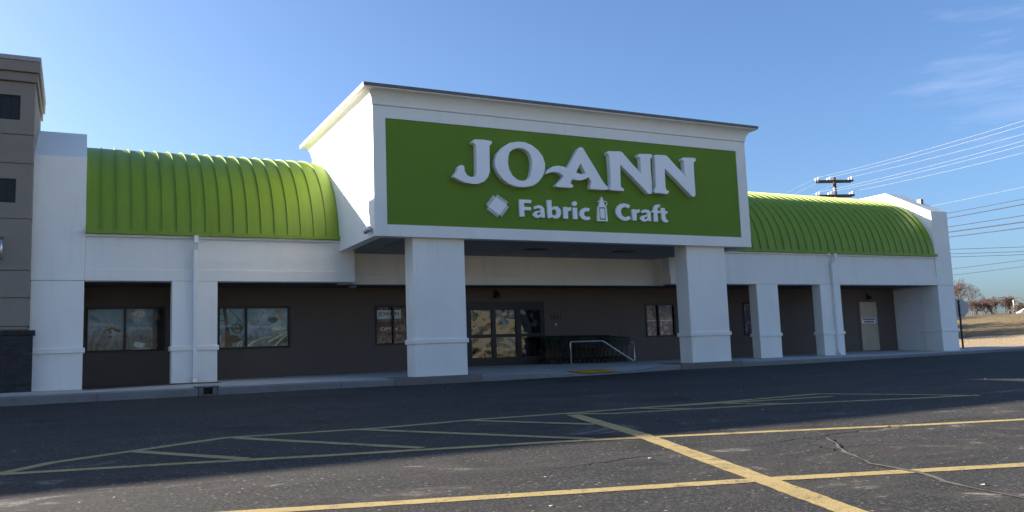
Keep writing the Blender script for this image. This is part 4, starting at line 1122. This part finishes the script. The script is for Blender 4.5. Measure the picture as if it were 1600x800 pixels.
# ------------------------------------------------------------------ nested shopping carts
def lerp(a, b, t): return a + (b - a) * t
def cart_rows():
    root = thing('shopping_cart', 'x', 'shopping cart', (0, 0, 0))
    # basket: flared wire box, higher and wider at the handle end (x = 0)
    def rim(t): return (lerp(.02, .80, t), lerp(.25, .19, t), lerp(.90, .83, t))
    def bot(t): return (lerp(.10, .74, t), lerp(.21, .16, t), lerp(.50, .56, t))
    wires = MB(); w = .008
    def bar(a, b, r=w): wires.tube([a, b], r, 4, False)
    for s in (-1, 1):
        for k in range(13):
            t = k / 12; a = rim(t); b = bot(t); bar((a[0], s * a[1], a[2]), (b[0], s * b[1], b[2]))
        for h in (.2, .4, .6, .8):
            A = [lerp(bot(0)[i], rim(0)[i], h) for i in range(3)]; B = [lerp(bot(1)[i], rim(1)[i], h) for i in range(3)]
            bar((A[0], s * A[1], A[2]), (B[0], s * B[1], B[2]))
    for k in range(9):
        u = lerp(-1, 1, k / 8)
        a = rim(1); b = bot(1); c = bot(0); bar((a[0], u * a[1], a[2]), (b[0], u * b[1], b[2])); bar((b[0], u * b[1], b[2]), (c[0], u * c[1], c[2]))
    for h in (.2, .4, .6, .8):
        A = [lerp(bot(1)[i], rim(1)[i], h) for i in range(3)]; bar((A[0], -A[1], A[2]), (A[0], A[1], A[2]))
    for t in (.25, .5, .75):
        b = bot(t); bar((b[0], -b[1], b[2]), (b[0], b[1], b[2]))
    build('basket', wires, M_cartmetal, root)
    r = MB()
    for s in (-1, 1): r.tube([(rim(0)[0], s * rim(0)[1], rim(0)[2]), (rim(1)[0], s * rim(1)[1], rim(1)[2])], .013, 6)
    r.tube([(rim(1)[0], -rim(1)[1], rim(1)[2]), (rim(1)[0], rim(1)[1], rim(1)[2])], .013, 6)
    build('basket_rim', r, M_cartgreen, root)
    f = MB()
    for s in (-1, 1):
        f.tube(fillet([(-.06, s * .25, .93), (.06, s * .24, .50), (-.02, s * .25, .14)], .05), .013, 6)
        f.tube([(.0, s * .25, .20), (.80, s * .17, .15)], .013, 6)
        f.tube([(.60, s * .18, .17), (.70, s * .16, .55)], .011, 6)
    f.tube([(.0, -.25, .20), (.0, .25, .20)], .011, 6); f.tube([(.80, -.17, .15), (.80, .17, .15)], .011, 6)
    build('frame', f, M_cartgreen, root)
    h = MB(); h.tube([(-.06, -.27, .93), (-.06, .27, .93)], .019, 8); build('handle', h, M_cartgreen, root)
    c = MB(); c.hexa([(.04, -.2, .62), (.20, -.2, .62), (.20, .2, .62), (.04, .2, .62), (.04, -.2, .64), (.20, -.2, .64), (.20, .2, .64), (.04, .2, .64)]); c.box(.03, .045, -.21, .21, .62, .86)
    build('child_seat', c, M_cartgreen, root)
    l = MB()
    for k in range(7): l.tube([(.05, lerp(-.2, .2, k / 6), .24), (.72, lerp(-.15, .15, k / 6), .19)], .005, 4, False)
    build('lower_rack', l, M_cartmetal, root)
    for (x, y) in ((-.02, -.25), (-.02, .25), (.78, -.17), (.78, .17)):
        k = MB(); k.tube([(x, y - .014, .062), (x, y + .014, .062)], .06, 14, True); wh = build('wheel', k, M_rubber, root); LOC[wh.name] = Vector((0, 0, 0))
        g = MB(); g.box(x - .018, x + .018, y - .022, y - .016, .05, .15); g.box(x - .018, x + .018, y + .016, y + .022, .05, .15); g.box(x - .018, x + .018, y - .022, y + .022, .15, .156); build('caster_fork', g, M_rubber, wh)
    return root
cart0 = cart_rows()
NC = 14
for i in range(NC):
    c = cart0 if i == 0 else copy_tree(cart0)
    x = 12.78 - i * .185
    y = 1.62 + rnd.uniform(-.015, .015)
    c.location = (x, y, walk_z(x + .4, y) + .006)
    c.rotation_euler = (0, 0, rnd.uniform(-.015, .015))
    c['category'] = 'shopping cart'; c['group'] = 'shopping carts nested in one row by the doors'
    if i == 0: c['label'] = 'foremost dark shopping cart at the right hand nose of the nested row'
    elif i == NC - 1: c['label'] = 'last dark shopping cart of the nested row, beside the entrance doors'
    elif i < 7: c['label'] = '%s shopping cart from the right hand nose of the nested row' % ('second', 'third', 'fourth', 'fifth', 'sixth', 'seventh')[i - 1]
    else: c['label'] = '%s shopping cart from the entrance doors in the nested row' % ('second', 'third', 'fourth', 'fifth', 'sixth', 'seventh')[NC - 2 - i]

# ------------------------------------------------------------------ stop sign seen from behind
ss = thing('stop_sign', 'grey back of an octagonal road sign on a black post by the store corner', 'road sign', (31.4, 1.45, -.06))
sx_, sy_ = 31.4, 1.45
mb = MB(); mb.box(sx_ - .03, sx_ + .03, sy_ - .03, sy_ + .03, -.4, 2.12); build('post', mb, M_black, ss)
fx = Vector((.80, -.60, 0)); nrm_ = Vector((.60, .80, 0))
C0 = Vector((sx_ - .04, sy_ + .06, 1.76)); C0 = C0 + nrm_ * .0 + fx * .03
oc = MB(); vs = []
for d in (.0, .012):
    for k in range(8):
        a = math.pi / 8 + k * math.pi / 4; p = C0 + fx * (.455 * math.cos(a)) + Vector((0, 0, .455 * math.sin(a))) + nrm_ * d; vs.append(p)
oc.add(vs, [tuple(range(8)), tuple(reversed(range(8, 16)))] + [(k, (k + 1) % 8, (k + 1) % 8 + 8, k + 8) for k in range(8)])
pl = build('sign_plate', oc, M_signback, ss)
for z in (1.55, 1.95):
    mb = MB(); mb.box(sx_ - .015, sx_ + .015, sy_ - .04, sy_ - .031, z, z + .03); build('bolt', mb, M_alu, ss)

# ------------------------------------------------------------------ utility poles and lines
ARM = Vector((.93, -.36, 0)).normalized()
def pole(x, y, zb, ztop, label, arms, half):
    t = thing('utility_pole', label, 'utility pole', (x, y, zb), 'utility poles along the road')
    mb = MB(); mb.tube([(x, y, zb - .5), (x, y, zb + (ztop - zb) * .5), (x, y, ztop)], .19, 10, True, .12); build('pole_shaft', mb, M_timber, t)
    tips = []
    for z in arms:
        m = MB(); a = Vector((x, y, z)) - ARM * half; b = Vector((x, y, z)) + ARM * half
        s = Vector((-ARM.y, ARM.x, 0)) * .06
        off = s * 3.4
        m.hexa([a - s + off + Vector((0, 0, -.075)), b - s + off + Vector((0, 0, -.075)), b + s + off + Vector((0, 0, -.075)), a + s + off + Vector((0, 0, -.075)), a - s + off + Vector((0, 0, .075)), b - s + off + Vector((0, 0, .075)), b + s + off + Vector((0, 0, .075)), a + s + off + Vector((0, 0, .075))])
        m.hexa([a - s - off + Vector((0, 0, -.075)), b - s - off + Vector((0, 0, -.075)), b + s - off + Vector((0, 0, -.075)), a + s - off + Vector((0, 0, -.075)), a - s - off + Vector((0, 0, .075)), b - s - off + Vector((0, 0, .075)), b + s - off + Vector((0, 0, .075)), a + s - off + Vector((0, 0, .075))])
        ar = build('crossarm', m, M_timber, t); LOC[ar.name] = LOC[t.name]
        for u in (-.97, -.30, .92):
            for o_ in (off, -off):
                p = Vector((x, y, z + .075)) + ARM * (half * u) + o_
                i_ = MB(); i_.lathe(tuple(p), [(.035, 0), (.035, .05), (.085, .07), (.10, .12), (.05, .16), (.075, .18), (.06, .24)], 9); build('insulator', i_, M_porcelain, ar)
            tips.append(Vector((x, y, z + .32)) + ARM * (half * u))
    for z in (ztop - .9, ztop - 1.05):
        m = MB(); m.tube([(x, y, z), (x, y, z + .05)], .155, 10); build('band', m, M_alu, t)
    return tips
P1 = (48.2, 22.99); P2 = (36.8, -6.95); P0 = (64.5, 66.0)
t1 = pole(*P1, bank_z(*P1), 13.12, 'timber utility pole with two crossarms rising behind the right hand roof', [12.80, 11.66], 1.42)
t2 = pole(*P2, -.2, 10.85, 'timber utility pole carrying the lines on past the right edge of the view', [10.45, 9.5], 1.42)
def wire(a, b, sag, r, mat, label, group, cat='power line'):
    a, b = Vector(a), Vector(b); pts = []
    n = 24
    for i in range(n + 1):
        t = i / n; p = a.lerp(b, t); p.z -= sag * 4 * t * (1 - t); pts.append(p)
    mb = MB(); mb.tube(pts, r, 5); mb.v = [tuple(v) for v in mb.v]
    o = build('power_line' if cat == 'power line' else 'telephone_cable', mb, mat, loc=tuple(a)); return tag(o, label, cat, group)
ord_ = ['left', 'middle', 'right']
for k in range(6):
    arm = 'upper' if k < 3 else 'lower'
    wire(t1[k], t2[k], .25, .010, M_wirepale, 'bright bare wire running right from the %s insulators of the %s crossarm' % (ord_[k % 3], arm), 'bright power lines')
    e = Vector((P0[0], P0[1], 13.3 if k < 3 else 12.0)) + ARM * (1.42 * (-.97, -.30, .92)[k % 3])
    wire(t1[k], e, .25, .006, M_wirepale, 'thin bright wire running left behind the roof from the %s insulators of the %s crossarm' % (ord_[k % 3], arm), 'bright power lines')
def onpole(P, z, side=0.0): return Vector((P[0], P[1], z)) + ARM * side
wire(onpole(P1, 9.5, .3), onpole(P2, 7.8, .3), .1, .008, M_wirepale, 'single bright wire between the upper power lines and the black cables', 'bright power lines')
nm5 = ['topmost black cable running right from behind the end wall', 'second black cable from the top running right from the end wall', 'middle one of the five black cables by the end wall', 'thickest black cable, fourth from the top by the end wall', 'lowest of the five black cables running right from the end wall']
for k, (za, zb, r) in enumerate(((8.88, 7.15, .018), (8.54, 6.90, .026), (8.10, 6.22, .022), (7.85, 5.82, .034), (7.55, 5.50, .026))):
    wire(onpole(P1, za, .15), onpole(P2, zb, .15), .12, r, M_wiredark, nm5[k], 'black telephone cables', 'cable')
for k, (za, zb) in enumerate(((12.1, 9.3), (11.6, 8.8), (11.2, 8.5))):
    wire((60, 62, za), (105, 14, zb), .5, .022, M_wiredark, ['highest', 'middle', 'lowest'][k] + ' of the three thin far cables sloping down to the right', 'far cables', 'cable')
for k, (za, zb) in enumerate(((6.5, 8.6), (5.9, 8.0))):
    wire((64, 38, za), (84, 14, zb), .2, .016, M_wiredark, ['upper', 'lower'][k] + ' of the two faint far cables rising to the right above the trees', 'far cables', 'cable')

# ------------------------------------------------------------------ bare winter trees on the bank
def bare_tree(x, y, h, spread, label, seed, group='bare trees on the grass bank', depth=5, trunk=.055, stems=4):
    z0 = bank_z(x, y)
    t = thing('bare_tree', label, 'tree', (x, y, z0), group)
    r = random.Random(seed); tr = MB(); tw = MB(); bd = MB()
    def grow(p, d, L, rad, lev):
        n = 3; pts = [p]; q = p.copy(); dd = d.copy()
        for i in range(n):
            dd = (dd + Vector((r.uniform(-1, 1), r.uniform(-1, 1), r.uniform(-.5, .9))) * .16).normalized()
            q = q + dd * (L / n); pts.append(q.copy())
        (tr if lev < 2 else tw).tube(pts, rad, 6 if lev < 2 else 4 if lev < 3 else 3, lev < 2, rad * .6)
        if lev >= depth:
            for i in range(3):
                c = pts[-1] - dd * r.uniform(0, L * .7); s = r.uniform(.015, .035)
                a = Vector((r.uniform(-1, 1), r.uniform(-1, 1), r.uniform(-1, 1))).normalized() * s; b = a.cross(Vector((r.uniform(-1, 1), r.uniform(-1, 1), 1))).normalized() * s
                bd.add([c - a, c + b, c + a, c - b], [(0, 1, 2, 3)])
            return
        k = r.choice((3, 3, 4)) if lev < depth - 1 else 3
        for i in range(k):
            ax = Vector((r.uniform(-1, 1), r.uniform(-1, 1), r.uniform(-.25, .8)))
            nd = (dd * .75 + ax.normalized() * spread).normalized()
            s = pts[-1] if i < 2 else pts[-1].lerp(pts[1], r.uniform(.1, .8))
            grow(s.copy(), nd, L * r.uniform(.62, .85), rad * .58, lev + 1)
    for _ in range(stems): grow(Vector((x + r.uniform(-.3, .3) * (stems > 1), y + r.uniform(-.3, .3) * (stems > 1), z0 - .1)), Vector((r.uniform(-.1, .1) * stems * 1.5, r.uniform(-.1, .1) * stems * 1.5, 1)).normalized(), h * .24, trunk, 0)
    build('trunk', tr, M_bark, t, fix=False); build('crown', tw, M_bark, t, fix=False); build('buds', bd, M_bud, t, fix=False)
    return t
def at_far(u, v, d):
    dv = F + RT * ((u - 800) / 1342.256) - UP * ((v - 393.915) / 1342.256)
    k = d / math.hypot(dv.x, dv.y); return CAM.x + dv.x * k, CAM.y + dv.y * k
TR = [(1506, 488, 84, 4.6, .8, 'tallest bare tree, rising behind the road sign at the corner of the store'),
      (1524, 492, 88, 2.3, .95, 'low bare tree just right of the road sign, beside the tallest tree'),
      (1540, 492, 90, 2.6, .95, 'reddish bare tree under the distant parking lot light'),
      (1556, 492, 88, 2.5, .95, 'wide bare tree in the middle of the far row on the bank'),
      (1572, 492, 90, 2.6, .95, 'bushy bare tree with pinkish twigs left of the yellow post'),
      (1597, 492, 104, 2.4, .95, 'bare tree at the right edge behind the cars')]
for k, (u, v, d, h, sp, lab) in enumerate(TR):
    bare_tree(*at_far(u, v, d), h, sp, lab, 3 + k * 7)
BT = [(44, 24, 'nearest the wooden utility pole'), (46, 30, 'second behind the roof'), (50, 27, 'on the slope foot'), (42, 34, 'furthest left'), (54, 33, 'furthest back'), (49, 38, 'between the others'), (46, 21, 'closest to the end wall'), (51, 22.5, 'at the near end of the row')]
for k, (x, y, lab) in enumerate(BT):
    bare_tree(x, y, 8.5, .85, 'bare tree hidden behind the store, ' + lab, 30 + k, 'bare trees behind the store', 5, .16, 3)

# ------------------------------------------------------------------ far road traffic and posts
def car(x, y, z, rz, paint, label):
    t = thing('parked_car', label, 'car', (0, 0, 0), 'cars on the far road')
    def sec(xx, hw, zb, zt): return [(xx, -hw, zb), (xx, hw, zb), (xx, hw * 1.02, (zb + zt) / 2), (xx, hw * .9, zt), (xx, -hw * .9, zt), (xx, -hw * 1.02, (zb + zt) / 2)]
    def loft(secs):
        mb = MB()
        for s in secs: mb.v += s
        n = 6
        for i in range(len(secs) - 1):
            for k in range(n): a = i * n + k; b = i * n + (k + 1) % n; mb.f.append((a, b, b + n, a + n)); mb.sm.append(False)
        mb.f.append(tuple(range(n))); mb.sm.append(False); o = (len(secs) - 1) * n; mb.f.append(tuple(o + k for k in reversed(range(n)))); mb.sm.append(False)
        return mb
    b = build('body', loft([sec(-2.2, .75, .35, .75), sec(-2.05, .86, .25, .92), sec(-.9, .9, .22, .98), (sec(.9, .9, .22, .97)), sec(2.0, .86, .25, .85), sec(2.2, .74, .35, .65)]), paint, t, .05)
    build('roof', loft([sec(-1.75, .78, .90, .93), sec(-1.1, .72, .9, 1.40), sec(.2, .72, .9, 1.44), sec(1.05, .78, .9, .96)]), paint, t, .04)
    g = MB()
    for s in (-1, 1): g.add([(-1.35, s * .765, .97), (.75, s * .765, .98), (.18, s * .70, 1.36), (-1.02, s * .70, 1.33)], [(0, 1, 2, 3)])
    g.add([(.30, -.62, 1.39), (.30, .62, 1.39), (1.02, .68, .985), (1.02, -.68, .985)], [(0, 1, 2, 3)])
    g.add([(-1.16, -.62, 1.37), (-1.16, .62, 1.37), (-1.72, .66, .955), (-1.72, -.66, .955)], [(0, 1, 2, 3)])
    build('window', g, M_carglass, t, fix=False)
    for xx in (-1.35, 1.35):
        for s in (-1, 1):
            w = MB(); w.tube([(xx, s * .74, .32), (xx, s * .93, .32)], .32, 16); wo = build('wheel', w, M_rubber, t); LOC[wo.name] = Vector((0, 0, 0))
            w = MB(); w.tube([(xx, s * .935, .32), (xx, s * .945, .32)], .2, 12); build('rim', w, M_alu, wo)
    for s in (-1, 1):
        w = MB(); w.box(2.12, 2.2, s * .6 - .14, s * .6 + .14, .55, .68); build('headlight', w, M_porcelain, t)
    t.location = (x, y, z); t.rotation_euler = (0, 0, rz)
    return t
cx, cy = at_far(1607, 492, 97); car(cx, cy, bank_z(cx, cy) - .72, math.radians(118), M_carwhite, 'white car passing behind the crest of the grass bank')
cx, cy = at_far(1640, 490, 99); car(cx, cy, bank_z(cx, cy) - .15, math.radians(118), M_carblue, 'blue car at the right edge beyond the yellow pole')
px_, py_ = at_far(1586, 492, 88); zb_ = bank_z(px_, py_)
yp = thing('marker_post', 'faded yellow post standing on the crest of the bank in front of the cars', 'post', (px_, py_, zb_))
mb = MB(); mb.tube([(px_, py_, zb_ - .3), (px_, py_, zb_ + 1.25)], .075, 10); build('post_shaft', mb, M_yellowpole, yp)
mb = MB(); mb.tube([(px_, py_, zb_ + 1.22), (px_ + .9, py_ - 1.5, zb_ + 1.27)], .035, 6); build('rail_arm', mb, M_coping, yp)
lx_, ly_ = at_far(1541, 470, 120); lz_ = bank_z(lx_, ly_)
lp = thing('street_lamp', 'distant parking lot light with two flat heads above the bare trees', 'street lamp', (lx_, ly_, lz_))
mb = MB(); mb.tube([(lx_, ly_, lz_ - .5), (lx_, ly_, 4.6)], .07, 8); build('lamp_post', mb, M_coping, lp)
for s in (-1, 1):
    mb = MB(); mb.box(lx_ - .25 + s * .35, lx_ + .25 + s * .35, ly_ - .15, ly_ + .15, 4.58, 4.72); build('lamp_head', mb, M_coping, lp)

# ------------------------------------------------------------------ what the glass mirrors: unseen trees and an added hedge beyond the lot
mb = MB(); r4 = random.Random(21)
for k in range(40):
    x = -75 + k * 4.2 + r4.uniform(-1, 1); y = -58 + r4.uniform(-4, 4); hh = r4.uniform(2.2, 6.5); rr = r4.uniform(1.2, 2.6)
    z0 = -1.16 + 6.0 * smooth(-36, -66, y); mb.tube([(x, y, z0 - .3), (x, y, z0 + hh * .5)], .14, 5)
    for i in range(120):
        a = Vector((r4.gauss(0, 1), r4.gauss(0, 1), r4.gauss(0, 1))).normalized() * (r4.random() ** .4)
        c = Vector((x + a.x * rr, y + a.y * rr, z0 + hh * .55 + a.z * hh * .5)); s = r4.uniform(.2, .45)
        u = Vector((r4.uniform(-1, 1), r4.uniform(-1, 1), r4.uniform(-1, 1))).normalized() * s; v = u.cross(Vector((r4.uniform(-1, 1), r4.uniform(-1, 1), 1))).normalized() * s
        mb.add([c - u, c + v, c + u, c - v], [(0, 1, 2, 3)])
tag(build('far_wood', mb, M_farwood, fix=False), kind='stuff')
mb = MB()
for k in range(2600):
    x = r4.uniform(-60, 95); y = -36.6 + r4.uniform(-.8, .8); z = -1.1 + r4.random() * (1.9 + .7 * math.sin(x * .7)); q = r4.uniform(.15, .35)
    u = Vector((r4.uniform(-1, 1), r4.uniform(-1, 1), r4.uniform(-1, 1))).normalized() * q; v = u.cross(Vector((r4.uniform(-1, 1), r4.uniform(-1, 1), 1))).normalized() * q
    c = Vector((x, y, z)); mb.add([c - u, c + v, c + u, c - v], [(0, 1, 2, 3)])
tag(build('added_hedge_row', mb, M_hedge, fix=False), kind='stuff')  # out of view, added to darken the reflection in the lower door panes
